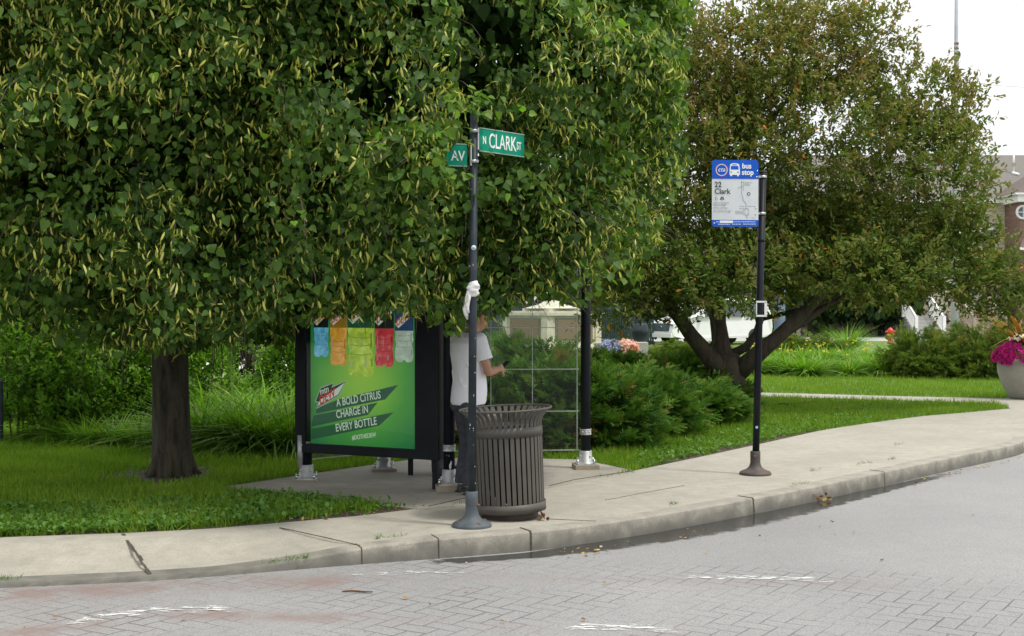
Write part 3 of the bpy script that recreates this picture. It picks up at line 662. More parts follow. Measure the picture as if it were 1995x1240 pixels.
        ppx, ppy = ang(L_); k_ &= ppx < 1335 + 22 * lump(L_, 5) - np.clip((ppy - 330) * .42, 0, 400)
        return k_
    kk = keep(lp, ex_); lp2, ld2, ln2, ti = lp[kk], ld[kk], ln[kk], tint[kk]
    # bright young leaves here and there
    ti = np.where(RNG.random(len(ti)) < .012, 1.0, np.clip(ti, 0, .88))
    s = Scat(); s.add(LN, LNF, lp2, ld2, ln2, np.clip(RNG.normal(.058, .015, len(lp2)), .028, .10), ti)
    # bracts, thickest on sunny sprays
    nb = 30; sel = RNG.random((K, nb)) < np.where(RNG.random(K) < .45 + .3 * (lump(pos, 1.3) > 0), .97, .06)[:, None] * np.clip((pos[:, 2] - .4) / 2.2, .35, 1)[:, None] * np.where(np.arange(K) >= K - len(extra), .5, 1.)[:, None]
    tb = RNG.uniform(.35, 1.05, (K, nb, 1)); fb = RNG.normal(0, .45, (K, nb, 1))
    bp = pos[:, None, :] + (outv[:, None, :] * .78 + side[:, None, :] * fb) * Lh * tb + np.array([0, 0, -1.]) * Lh * .72 * tb ** 1.8 + np.array([0, 0, 1.]) * Lh * .25 * tb + outv[:, None, :] * .05 + RNG.normal(0, .04, (K, nb, 3))
    bp = bp[sel]; ex2 = np.repeat(np.arange(K) >= K - len(extra), sel.sum(1)); ov = np.repeat(outv, sel.sum(1), 0)
    kk = keep(bp, ex2); bp = bp[kk]; ov = ov[kk]; n_ = len(bp)
    bd = np.array([0, 0, -1.]) + RNG.normal(0, .45, (n_, 3)); bn = ov + RNG.normal(0, .6, (n_, 3)); ts_ = RNG.random(n_)
    s.add(BR, BRF, bp, bd, bn, RNG.uniform(.04, .085, n_), ts_ ** 1.3, 1)
    s.add(FLW, FLWF, bp, bd, bn, RNG.uniform(.06, .11, n_), ts_ * .5, 1)
    # twigs that carry the sprays
    TW = [(0, -.008, 0), (0, .008, 0), (.35, -.006, .07), (.35, .006, .07), (.7, -.004, .06), (.7, .004, .06), (1, 0, -.05)]
    kt = keep(pos, None); s.add(TW, BRF, pos[kt] - outv[kt] * .15, outv[kt] + [0, 0, -.25], np.tile([0, 0, 1.], (kt.sum(), 1)), RNG.uniform(.5, .95, kt.sum()), None, 2)
    # shaded leaves deep inside
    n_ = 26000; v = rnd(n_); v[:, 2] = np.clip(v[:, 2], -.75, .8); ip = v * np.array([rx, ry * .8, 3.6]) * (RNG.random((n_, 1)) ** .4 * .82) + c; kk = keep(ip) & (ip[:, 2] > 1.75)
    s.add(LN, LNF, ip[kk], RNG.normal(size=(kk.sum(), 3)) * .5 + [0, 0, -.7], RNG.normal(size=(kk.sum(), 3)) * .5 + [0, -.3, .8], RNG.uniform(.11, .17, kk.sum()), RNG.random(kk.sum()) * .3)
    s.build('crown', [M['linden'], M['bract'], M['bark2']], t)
    # trunk and limbs
    tr = MB(); b = base
    tr.tube([b + Vector((0, 0, -.05)), b + Vector((.0, 0, .02)), b + Vector((0, 0, .12)), b + Vector((-.005, 0, .4)), b + Vector((-.015, 0, 1.0)), b + Vector((-.03, 0, 1.7)), b + Vector((-.03, .02, 2.3)), b + Vector((0, .05, 4)), b + Vector((.1, 0, 6.5))], [.225, .205, .194, .186, .178, .172, .17, .13, .05], 30, jit=.11)
    for k in range(7):
        a = k * .9 + .3; d = Vector((math.cos(a), math.sin(a), 0)); tr.tube([b + d * .13 + Vector((0, 0, .30)), b + d * .17 + Vector((0, 0, .12)), b + d * .22 + Vector((0, 0, .02)), b + d * .31 + Vector((0, 0, -.04))], [.04, .05, .04, .02], 9, jit=.2)
    for k in range(15):
        a = k * 2.4; z = 1.9 + k * .25; ln_ = 3.3 - k * .09
        d = Vector((math.cos(a) * 1.15, math.sin(a) * .75, 0)); p0 = b + Vector((-.02, .02, z))
        tr.tube([p0, p0 + d * ln_ * .3 + Vector((0, 0, .35)), p0 + d * ln_ * .65 + Vector((0, 0, .55)), p0 + d * ln_ + Vector((0, 0, .45))], [.07, .05, .03, .01], 7)
    tr.build('trunk', M['bark'], t)
linden()
CL = [(0, 0, 0), (.3, .19, .04), (.65, .17, .02), (1, 0, -.08), (.65, -.17, .02), (.3, -.19, .04)]; CLF = [(0, 1, 2, 3), (0, 3, 4, 5)]
def crabapple():
    base = P(1425, 795); D0 = base.y; t = thing('crabapple_tree', base, 'spreading crabapple with bronze green leaves and low forked trunk behind the bus stop sign', 'tree')
    def q(px, py, dy=0): v = Q(px, py, D0); v.y += dy; return v
    blobs = [(1480, 130, 150, 110, 0), (1610, 105, 120, 85, .3), (1690, 75, 65, 50, -.2), (1395, 105, 80, 75, .5), (1800, 215, 95, 82, 0), (1560, 280, 250, 150, 0), (1760, 345, 150, 120, -.3), (1390, 340, 190, 160, 0),
             (1300, 470, 170, 120, -.2), (1500, 480, 190, 110, .8), (1700, 480, 190, 90, .2), (1870, 515, 85, 62, 0), (1230, 565, 80, 55, -.6), (1390, 545, 110, 50, -1.2), (1945, 550, 55, 48, .2), (1640, 530, 150, 55, -.9), (1350, 215, 130, 150, .3), (1790, 540, 110, 38, -.4), (1845, 395, 48, 70, 0), (1540, 40, 60, 35, 0), (1870, 240, 34, 60, .1), (1985, 600, 40, 45, 0), (1300, 585, 55, 25, -.9), (1180, 600, 40, 30, -.4)]
    s = Scat(); m_ = D0 / F
    for (px, py, rx, ry, dy) in blobs:
        c = np.array(tuple(q(px, py, dy))); rad = np.array([rx * m_, min(rx * m_ * .85, 1.5), ry * m_])
        area = 4 * math.pi * ((rad[0] * rad[1]) ** 1.6 / 3 + (rad[0] * rad[2]) ** 1.6 / 3 + (rad[1] * rad[2]) ** 1.6 / 3) ** (1 / 1.6)
        K = int(area * 27 + 14); u = rnd(K)
        pos = u * rad * (.55 + .42 * RNG.random((K, 1)) ** .6); pos *= (1 + .24 * lump(pos + c, 3.0))[:, None]; pos += c
        outv = u * .8 + [0, 0, .45] + RNG.normal(0, .25, (K, 3)); outv /= np.linalg.norm(outv, axis=1, keepdims=True)
        J = 19; L_ = RNG.uniform(.22, .55, (K, 1, 1)); tt = RNG.random((K, J, 1))
        lp = pos[:, None, :] + outv[:, None, :] * L_ * tt + RNG.normal(0, .03, (K, J, 3))
        ld = outv[:, None, :] * .6 + RNG.normal(0, .6, (K, J, 3)); ln = np.array([0, -.15, .8]) + RNG.normal(0, .5, (K, J, 3))
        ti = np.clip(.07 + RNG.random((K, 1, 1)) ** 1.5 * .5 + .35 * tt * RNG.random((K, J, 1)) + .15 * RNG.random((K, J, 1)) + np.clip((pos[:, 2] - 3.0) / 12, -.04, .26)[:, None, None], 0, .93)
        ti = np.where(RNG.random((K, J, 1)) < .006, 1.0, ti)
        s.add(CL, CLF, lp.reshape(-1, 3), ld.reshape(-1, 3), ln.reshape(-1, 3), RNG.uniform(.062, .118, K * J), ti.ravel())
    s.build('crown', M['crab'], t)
    tr = MB(); px = lambda w_: w_ * m_ / 2 * .86
    def limb(pts, ws, seg=12):
        tr.tube([q(*p) for p in pts], [px(w_) for w_ in ws], seg, jit=.12)
    limb([(1420, 800), (1425, 770), (1422, 740), (1420, 715), (1418, 690)], [95, 78, 72, 70, 46], 18)
    limb([(1415, 735), (1385, 700, -.1), (1345, 655, -.2), (1305, 600, -.3), (1270, 550, -.4), (1220, 500, -.6)], [50, 42, 34, 28, 20, 10])
    limb([(1420, 720), (1408, 680, .1), (1403, 630, .2), (1402, 590, .2), (1412, 500, .2), (1440, 380, .1), (1460, 250, 0), (1470, 100, 0)], [50, 42, 38, 36, 26, 20, 13, 4])
    limb([(1428, 735), (1465, 695, -.2), (1510, 655, -.3), (1555, 612, -.3), (1600, 560, -.3), (1680, 500, -.3), (1760, 440, -.2)], [46, 38, 32, 30, 24, 16, 8])
    limb([(1520, 650, -.3), (1570, 622, -.1), (1620, 590, .1), (1700, 560, .2), (1800, 530, .3)], [20, 17, 15, 11, 5])
    limb([(1410, 700, .1), (1455, 678, .1), (1478, 650, .2), (1492, 612, .3), (1500, 560, .4), (1560, 470, .5), (1600, 350, .5)], [24, 20, 17, 15, 14, 12, 6])
    limb([(1478, 625, .3), (1530, 612, .2), (1590, 597, 0), (1640, 570, -.2)], [12, 11, 9, 5])
    limb([(1483, 600, .2), (1540, 540, .2), (1620, 450, .2), (1720, 330, .2), (1800, 220, .1)], [18, 15, 12, 9, 4])
    limb([(1375, 690, -.1), (1386, 665, -.2), (1388, 640, -.2), (1378, 610, -.2), (1372, 590, -.2)], [10, 8, 7, 7, 5])
    limb([(1440, 380, .1), (1380, 300, 0), (1350, 200, 0)], [12, 8, 3]); limb([(1450, 300, .1), (1530, 200, 0), (1600, 110, 0)], [12, 8, 3])
    limb([(1305, 600, -.3), (1260, 590, -.5), (1200, 570, -.6)], [12, 8, 3])
    tr.build('trunk', M['bark2'], t)
crabapple()

# ------------------------------------------------------------------ shrubs and plants
def copy_tree(o, parent=None):
    c = o.copy(); COL.objects.link(c)
    if parent is not None: c.parent = parent
    for ch in list(o.children): copy_tree(ch, c)
    return c
JN = []; JF = []
for k in range(7):                        # a feathery spray: thin needled twiglets off a spine
    u0 = .12 * k; a = (.30 - .03 * k) * (1 if k % 2 else -1); b_ = len(JN)
    JN += [(u0, 0, 0), (u0 + .10, a * .5 + .075, .03), (u0 + .30, a * 1.15, .09), (u0 + .14, a * .4 - .075, .0)]; JF += [(b_, b_ + 1, b_ + 2, b_ + 3)]
b_ = len(JN); JN += [(0, -.03, 0), (0, .03, 0), (1.1, 0, .08)]; JF += [(b_, b_ + 1, b_ + 2)]
def juniper(rx, ry, h, n, olive=False):
    """local mesh: spreading juniper with tiered, upswept feathery branches, and its stems"""
    s = Scat(); K = int(n / 26); a = RNG.random(K) * 6.283; el = RNG.random(K) ** .8
    u = np.stack([np.cos(a) * np.sqrt(1 - el ** 2 * .9), np.sin(a) * np.sqrt(1 - el ** 2 * .9), el], 1)
    r = .72 + .33 * RNG.random(K); tip = u * np.array([rx, ry, h * .92]) * r[:, None]; tip[:, 2] += .06
    tip *= (1 + .20 * lump(tip + h, 4.5))[:, None]; tip[:, 2] = np.maximum(tip[:, 2], .05)
    o_ = u.copy(); o_[:, 2] *= .45; o_ += [0, 0, .12] + RNG.normal(0, .22, (K, 3)); o_ /= np.linalg.norm(o_, axis=1, keepdims=True)
    J = 26; t = RNG.random((K, J, 1)); L_ = RNG.uniform(.25, .5, (K, 1, 1))
    side = np.cross(o_, [0, 0, 1.]); side /= np.linalg.norm(side, axis=1, keepdims=True)
    f = RNG.normal(0, .28, (K, J, 1)) * (1.1 - t * .8)
    lp = tip[:, None, :] + o_[:, None, :] * L_ * (t - .55) + side[:, None, :] * f * L_ + RNG.normal(0, .022, (K, J, 3))
    ld = o_[:, None, :] + side[:, None, :] * f * 2.2 + RNG.normal(0, .35, (K, J, 3)); ln = np.array([0, -.2, 1.]) + RNG.normal(0, .5, (K, J, 3))
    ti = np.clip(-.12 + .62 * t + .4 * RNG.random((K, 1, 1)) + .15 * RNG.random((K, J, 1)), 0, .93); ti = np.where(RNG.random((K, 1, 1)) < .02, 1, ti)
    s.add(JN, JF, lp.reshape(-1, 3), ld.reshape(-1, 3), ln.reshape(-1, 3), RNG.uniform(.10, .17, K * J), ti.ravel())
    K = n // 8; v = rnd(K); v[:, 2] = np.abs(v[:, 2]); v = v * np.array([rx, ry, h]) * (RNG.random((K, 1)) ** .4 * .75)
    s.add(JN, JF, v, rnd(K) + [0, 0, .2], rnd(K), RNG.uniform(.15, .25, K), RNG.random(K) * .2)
    st = MB()
    for k in range(8):
        a = k * .785; st.tube([(0, 0, -.02), (math.cos(a) * rx * .3, math.sin(a) * ry * .3, h * .25), (math.cos(a) * rx * .7, math.sin(a) * ry * .7, h * .45)], [.03, .02, .008], 6)
    return s, st
def plant(name, protos, items, cat, group, partnames, mats):
    """protos: list of (Scat, MB); items: (loc, proto, rz, scale, label)"""
    made = {}
    for loc, pi, rz, sc, label in items:
        if pi not in made:
            s, st = protos[pi]; r = thing(name, (0, 0, 0), label, cat, group)
            s.build(partnames[0], mats[pi], r, local=True)
            if st is not None: st.build(partnames[1], M['bark2'], r, local=True)
            made[pi] = r
        else: r = copy_tree(made[pi])
        r['label'] = label; r.location = loc; r.rotation_euler = (0, 0, rz); r.scale = (sc, sc, sc) if not isinstance(sc, tuple) else sc
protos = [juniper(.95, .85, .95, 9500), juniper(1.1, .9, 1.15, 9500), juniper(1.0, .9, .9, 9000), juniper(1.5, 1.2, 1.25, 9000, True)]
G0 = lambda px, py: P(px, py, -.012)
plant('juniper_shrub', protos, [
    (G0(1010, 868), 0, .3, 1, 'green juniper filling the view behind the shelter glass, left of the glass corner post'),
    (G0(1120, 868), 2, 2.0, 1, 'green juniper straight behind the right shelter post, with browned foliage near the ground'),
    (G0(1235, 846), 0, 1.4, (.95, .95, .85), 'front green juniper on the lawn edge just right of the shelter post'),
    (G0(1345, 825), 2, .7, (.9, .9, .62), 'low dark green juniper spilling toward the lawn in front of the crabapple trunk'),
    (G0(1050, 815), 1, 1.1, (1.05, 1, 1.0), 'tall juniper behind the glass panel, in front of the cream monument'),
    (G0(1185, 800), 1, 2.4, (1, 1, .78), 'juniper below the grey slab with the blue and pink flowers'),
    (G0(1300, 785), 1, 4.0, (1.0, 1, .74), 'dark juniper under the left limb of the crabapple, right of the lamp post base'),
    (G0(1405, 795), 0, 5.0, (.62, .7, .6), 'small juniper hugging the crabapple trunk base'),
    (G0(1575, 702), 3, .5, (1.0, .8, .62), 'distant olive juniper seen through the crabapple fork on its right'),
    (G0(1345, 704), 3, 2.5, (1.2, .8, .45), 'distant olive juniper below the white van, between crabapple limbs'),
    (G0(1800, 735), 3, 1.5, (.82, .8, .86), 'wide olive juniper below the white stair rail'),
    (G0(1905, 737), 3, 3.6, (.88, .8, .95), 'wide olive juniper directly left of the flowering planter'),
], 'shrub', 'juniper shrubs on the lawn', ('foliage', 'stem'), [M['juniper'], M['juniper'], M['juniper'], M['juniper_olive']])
# leafy shrubs of the left hedge
def bush(rx, ry, h, n, size=.05, template=(WL, WF), stemcol=None, sparse=0, lo=.0, stems=5):
    s = Scat(); K = int(n / 22); u = rnd(K); u[:, 2] = np.abs(u[:, 2]) * 1.6 - .6
    tip = u * np.array([rx, ry, h * .62]) * (.7 + .32 * RNG.random((K, 1))); tip[:, 2] = np.maximum(tip[:, 2] + h * .38, .04 * h + h * .3 * RNG.random(K) * (u[:, 2] < .3)); tip *= (1 + .24 * lump(tip + h, 4))[:, None]; tip = tip[tip[:, 2] > h * lo * RNG.random(len(tip))]; K = len(tip)
    o_ = tip - [0, 0, h * .25]; o_ /= np.linalg.norm(o_, axis=1, keepdims=True); o_ = o_ * .6 + [0, 0, .5]; J = 22
    t = RNG.random((K, J, 1)); lp = tip[:, None, :] + o_[:, None, :] * .26 * (t - .4) + RNG.normal(0, .035, (K, J, 3))
    ti = np.clip(.05 + .3 * RNG.random((K, 1, 1)) + .45 * t * RNG.random((K, 1, 1)) * (tip[:, 2] / h)[:, None, None] + .2 * RNG.random((K, J, 1)), 0, 1)
    s.add(*template, lp.reshape(-1, 3), (o_[:, None, :] * .5 + RNG.normal(0, .6, (K, J, 3))).reshape(-1, 3), (np.array([0, -.1, 1.]) + RNG.normal(0, .35, (K, J, 3))).reshape(-1, 3), RNG.uniform(size * .7, size * 1.3, K * J), ti.ravel())
    st = MB()
    for k in range(stems):
        a = random.random() * 6.28; q = random.uniform(.3, .85); p = Vector((0, 0, 0))
        st.tube([p + Vector((math.cos(a) * .08, math.sin(a) * .08, 0)), p + Vector((math.cos(a) * rx * q * .4, math.sin(a) * ry * q * .4, h * .35)), p + Vector((math.cos(a + .3) * rx * q * .8, math.sin(a + .3) * ry * q * .8, h * .8))], [.012, .009, .005], 5)
    return s, st
bp = [bush(.62, .5, 1.5, 7000, .062), bush(.7, .55, 1.25, 7000, .055), bush(.62, .5, 1.3, 3600, .055, lo=1.6, stems=26)]
plant('leafy_shrub', bp, [
    (G0(30, 856), 0, .2, 1.0, 'leftmost yellow green shrub of the hedge, at the photo edge'),
    (G0(125, 858), 0, 1.6, (1, 1, .98), 'light green shrub of the hedge, with a dark hollow at its foot'),
    (G0(215, 850), 1, .9, 1.0, 'pale green bushy shrub left of the linden trunk, two shrubs in from the left edge'),
    (G0(280, 846), 1, 2.9, (1, 1, .95), 'green hedge shrub touching the left side of the linden trunk'),
    (G0(395, 836), 1, 4.1, (1, 1, .95), 'green hedge shrub just right of the linden trunk'),
    (G0(490, 800), 2, .8, (1.2, 1.1, 1.12), 'open shrub with bare dark stems in front of the pale plaza'),
    (G0(570, 808), 0, 5.0, (1, 1, 1.0), 'green shrub against the left edge of the poster case'),
    (G0(70, 820), 0, 3.3, (1.1, 1, 1.1), 'rear shrub of the hedge standing behind the two leftmost ones'),
], 'shrub', 'leafy shrubs of the hedge', ('foliage', 'stem'), [M['shrub']] * 3)
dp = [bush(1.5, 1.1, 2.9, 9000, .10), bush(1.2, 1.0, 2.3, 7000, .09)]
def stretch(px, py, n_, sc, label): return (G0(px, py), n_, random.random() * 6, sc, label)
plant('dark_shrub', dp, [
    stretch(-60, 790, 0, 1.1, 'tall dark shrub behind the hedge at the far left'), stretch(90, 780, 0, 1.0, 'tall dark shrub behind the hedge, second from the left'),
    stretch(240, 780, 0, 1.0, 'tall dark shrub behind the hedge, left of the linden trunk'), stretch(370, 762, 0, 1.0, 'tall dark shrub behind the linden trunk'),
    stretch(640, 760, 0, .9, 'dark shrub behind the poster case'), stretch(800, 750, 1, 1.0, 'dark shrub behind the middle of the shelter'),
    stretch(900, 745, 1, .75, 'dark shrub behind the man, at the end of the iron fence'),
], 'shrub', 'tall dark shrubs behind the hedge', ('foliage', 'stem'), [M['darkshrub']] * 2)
# daylily clumps
def daylily(h, n, w=.03, spread=.55, flowers=0):
    s = Scat(); 
    for arch in range(4):
        T = []; Fs = []; c = .35 + .28 * arch
        for k in range(5):
            u = k / 4; wd = w / h * .5 * (1 - u ** 2 * .95) + .001; T += [(u * (1 - .18 * c * u), -wd, c * u * u), (u * (1 - .18 * c * u), wd, c * u * u)]
            if k: Fs.append((2 * k - 2, 2 * k - 1, 2 * k + 1, 2 * k))
        m_ = n // 4; a = RNG.random(m_) * 6.283; r = RNG.random(m_) ** .6 * .22
        pos = np.stack([np.cos(a) * r, np.sin(a) * r, np.zeros(m_)], 1); out = np.stack([np.cos(a), np.sin(a), np.zeros(m_)], 1)
        d = out * (spread * (.3 + r / .22))[:, None] + [0, 0, 1] + RNG.normal(0, .22, (m_, 3)); nn = out + RNG.normal(0, .15, (m_, 3)) - [0, 0, .6]
        s.add(T, Fs, pos, d, nn, RNG.uniform(.75, 1.15, m_) * h, np.clip(RNG.random(m_) * .95 + (RNG.random(m_) > .97), 0, 1))
    return s
class FL:  # stalks with small yellow blooms
    pass
def blooms(h, n, size=.045, sp=.35):
    st = Scat(); a = RNG.random(n) * 6.28; r = RNG.random(n) * sp; pos = np.stack([np.cos(a) * r, np.sin(a) * r, h * RNG.uniform(.85, 1.12, n)], 1)
    for k in range(5):
        b = k * 1.256; st.add(WL, WF, pos, np.tile([math.cos(b), math.sin(b), .5], (n, 1)) + RNG.normal(0, .15, (n, 3)), np.tile([0, 0, 1.], (n, 1)), size, None)
    return st
def lilyplant(items, h, n, label_group, fl):
    pr = []
    for k in range(2): pr.append((daylily(h, n), blooms(h, fl) if fl else None))
    made = {}
    for i, (loc, rz, sc, label) in enumerate(items):
        k = i % 2
        if k not in made:
            r = thing('daylily_clump', (0, 0, 0), label, 'plant', label_group); pr[k][0].build('leaves', M['daylily'], r, local=True)
            for b_ in range(fl): blooms(h, 1, .05).build('flower', M['petalyellow'], r, local=True)
            made[k] = r
        else: r = copy_tree(made[k])
        r['label'] = label; r.location = loc; r.rotation_euler = (0, 0, rz); r.scale = (sc,) * 3
names = ['at the right foot of the linden trunk', 'front one, second from the linden trunk', 'front one midway between trunk and shelter', 'front one left of the shelter post', 'against the left shelter post',
         'behind the front row beside the linden trunk', 'behind the front row, below the pale plaza', 'behind the front row, below the bare stemmed shrub', 'rear one next to the poster case']
lp = [(385, 872), (430, 876), (475, 878), (520, 880), (566, 882), (400, 846), (455, 846), (510, 848), (562, 850)]
lilyplant([(G0(*p_), random.random() * 6, random.uniform(.95, 1.1), 'arching bright green daylily clump, ' + nm) for p_, nm in zip(lp, names)], .78, 420, 'daylily clumps between the linden and the shelter', 0)
names = ['below the hedge, two clumps left of the linden trunk', 'below the hedge near the left side of the linden trunk', 'below the hedge touching the left side of the linden trunk', 'low under the hedge at its dark hollow']
lilyplant([(G0(*p_), random.random() * 6, .8, 'drooping green daylily clump ' + nm) for p_, nm in zip([(165, 866), (220, 869), (275, 871), (95, 862)], names)], .6, 260, 'daylily clumps below the hedge', 0)
its = []; ord_ = ['first', 'second', 'third', 'fourth', 'fifth', 'sixth', 'seventh', 'eighth', 'ninth']
for i in range(9): its.append((G0(1462 + i * 37 + random.uniform(-9, 9), 732 + random.uniform(-3, 3)), i * 1.3, random.uniform(.8, 1.15), f'{ord_[i]} clump from the bus stop pole in the front row of yellow flowered daylilies'))
for i in range(7): its.append((G0(1480 + i * 42, 712), i * 2.3, 1.0, f'{ord_[i]} clump from the left in the rear row of the far daylily bed'))
lilyplant(its, .68, 430, 'daylily clumps in the far bed', 4)
s = daylily(1.15, 500, .02, .3); o = s.build('ornamental_grass', M['daylily'], None); o.location = G0(1650, 690); ORG[o.name] = None
tag(o, 'tall fine blue green grass tuft rising behind the far daylily bed', 'plant')

# ------------------------------------------------------------------ text helper
def text(body, size, m, parent, O, U, V, th=.0015, shear=0, sx=1, name='lettering', align='LEFT', bold=0):
    c = bpy.data.curves.new('t', 'FONT'); c.body = body; c.size = size; c.extrude = th; c.shear = shear; c.offset = bold; c.align_x = align; c.space_character = 1.0
    t = bpy.data.objects.new('t', c); COL.objects.link(t); bpy.context.view_layer.update()
    me = bpy.data.meshes.new_from_object(t.evaluated_get(bpy.context.evaluated_depsgraph_get())); bpy.data.objects.remove(t); bpy.data.curves.remove(c)
    U = Vector(U).normalized(); V = Vector(V).normalized(); N = U.cross(V)
    T = Matrix((U * sx, V, N)).transposed().to_4x4(); T.translation = Vector(O); me.transform(T)
    return link(name, me, m, parent)

# ------------------------------------------------------------------ street sign pole
def cast_base(mb, c, rb, rn, h):
    mb.lathe([(0, 0), (rb * .98, 0), (rb, .005), (rb, .02), (rb * .97, .029), (rb * .90, .037), (rb * .78, .045), (rb * .62, .055), (rb * .48, .069), (rb * .39, .088), (rn * 1.08, .108), (rn, .128), (rn, .17), (rn, h), (rn * .93, h + .004), (0, h + .004)], c, 32)
def signpole():
    b = P(919, 1028); t = thing('street_sign_pole', b, 'slim dark pole with two green street name blades beside the litter bin', 'sign pole'); lean = .018
    mb = MB(); cast_base(mb, b, .152, .048, .27); o = mb.build('base', M['greybase'], t)
    for a in (-.9, .5, 2.2, 3.9): mb = MB(); p = b + Vector((math.sin(a) * .12, -math.cos(a) * .12, .042)); mb.ball(p, (.014, .014, .012), 8); mb.build('bolt', M['rust'], o)
    mb = MB(); mb.ball(b + Vector((.05, -.02, .17)), (.015, .012, .012), 8); mb.build('bolt', M['rust'], o)
    top = 3.13; mb = MB(); mb.tube([b + Vector((0, 0, .2)), b + Vector((lean, 0, top))], .0305, 20); pole = mb.build('pole', M['polepaint'], t)
    # chips of paint
    ch = MB()
    for k in range(14):
        z = random.choice([random.uniform(.3, 1.0), random.uniform(.68, .82), random.uniform(1.3, 1.45), random.uniform(.3, 2.4)]); a = random.uniform(-1.2, 1.2)
        p = b + Vector((lean * z / top + math.sin(a) * .0312, -math.cos(a) * .0312, z)); ch.ball(p, (random.uniform(.0015, .0035), .001, random.uniform(.002, .010)), 6)
    ch.build('paint_chips', M['signpale'], pole)
    def at(z): return b + Vector((lean * z / top, 0, z))
    for z in (3.03 - .02, 2.78, 1.80):
        mb = MB(); mb.lathe([(.033, -.012), (.035, -.012), (.035, .012), (.033, .012)], at(z), 24)
        if z > 2: mb.box(at(z) + Vector((.028, -.03, 0)), (.02, .02, .018)); mb.build('clamp', M['signback'], t)
    # blades
    def blade(zc, h, U, length, off, words, flip=False):
        U = Vector(U).normalized(); V = Vector((0, 0, 1)); N = U.cross(V)
        if N.y > 0: N = -N
        O = at(zc) + U * off
        mb = MB(); r = .012; mb.prism([(0, -h / 2), (length, -h / 2), (length, h / 2), (0, h / 2)], U, V, N, O - N * .003, .006)
        pl = mb.build('sign_plate', M['signgreen'], t, bevel=.0015)
        tr_ = MB(); tr_.prism([(0, h / 2 + .001), (length, h / 2 + .001), (length, h / 2 + .009), (0, h / 2 + .009)], U, V, N, O - N * .006, .012); tr_.prism([(0, -h / 2 - .009), (length, -h / 2 - .009), (length, -h / 2 - .001), (0, -h / 2 - .001)], U, V, N, O - N * .006, .012)
        tr_.build('rail', simple('green_edge_rail', (.25, .42, .34), .4), pl)
        bb = MB(); bb.bar(O - U * .03 + V * (h / 2), O - U * .03 - V * (h / 2), .04, .014, up=U); bb.build('bracket', M['signback'], t)
        tu = U if U.x > 0 else -U
        for wd, u, v, sz, sx in words: text(wd, sz, M['signwhite'], pl, O + U * u + V * v + N * .0045, tu, V, .001, 0, sx, bold=.0015)
    s_ = .17
    blade(2.955, .165, (.36, .42, 0), .53, .06, [('N', .035, -.030, .085, .62), ('CLARK', .105, -.052, .158, .66), ('ST', .435, -.036, .085, .62)])
    blade(2.825, .155, (-.85, -.30, 0), .36, .055, [('AV', .125, -.042, .105, .8)])
    mb = MB(); M_ = Matrix.Translation(at(2.125)) @ Matrix.Rotation(R(-90 + 8), 4, 'Z') @ Matrix.Rotation(R(90), 4, 'Y') ; mb.lathe([(0, .032), (.019, .0315), (.019, .030)], M=M_, seg=20); mb.build('sticker', M['signpale'], t)
    mb = MB(); mb.lathe([(0, .0335), (.011, .033), (.011, .031)], M=M_, seg=16); mb.build('sticker', M['stickerblue'], t)
signpole()
def rag():
    b = P(919, 1028); rg = MB(); c = Vector((b.x + .011, b.y, 1.80)); vs = []; seg = 20
    prof = [(.034, -.035), (.042, -.03), (.046, -.02), (.041, -.012), (.047, -.002), (.05, .008), (.043, .016), (.05, .026), (.047, .038), (.04, .046), (.036, .06), (.034, .064)]
    for i, (r, z) in enumerate(prof):
        for k in range(seg):
            a = 2 * math.pi * k / seg; rr = max(.0325, r * (1 + .12 * math.sin(3 * a + i * 1.3) * (r > .036))); vs.append(c + Vector((math.cos(a) * rr, math.sin(a) * rr, z + .012 * math.sin(a + i * .2))))
    n = len(prof); rg.add(vs, [(i * seg + k, i * seg + (k + 1) % seg, (i + 1) * seg + (k + 1) % seg, (i + 1) * seg + k) for i in range(n - 1) for k in range(seg)], 0, True)
    for (dx, dy, l, w0) in ((-.048, -.012, .20, .024), (-.036, -.034, .15, .016)):
        pts = [c + Vector((-.03, -.02, .0))] + [c + Vector((dx + .008 * math.sin(k * 1.4), dy, -.02 - l * k / 5)) for k in range(1, 6)]
        rg.tube(pts, [.016, w0 * .9, w0 * .8, w0, w0 * .75, .006], 9, jit=.3)
    tag(rg.build('tied_rag', M['cloth'], None, org=c), 'white rag knotted around the street sign pole with a hanging tail', 'rag')
rag()

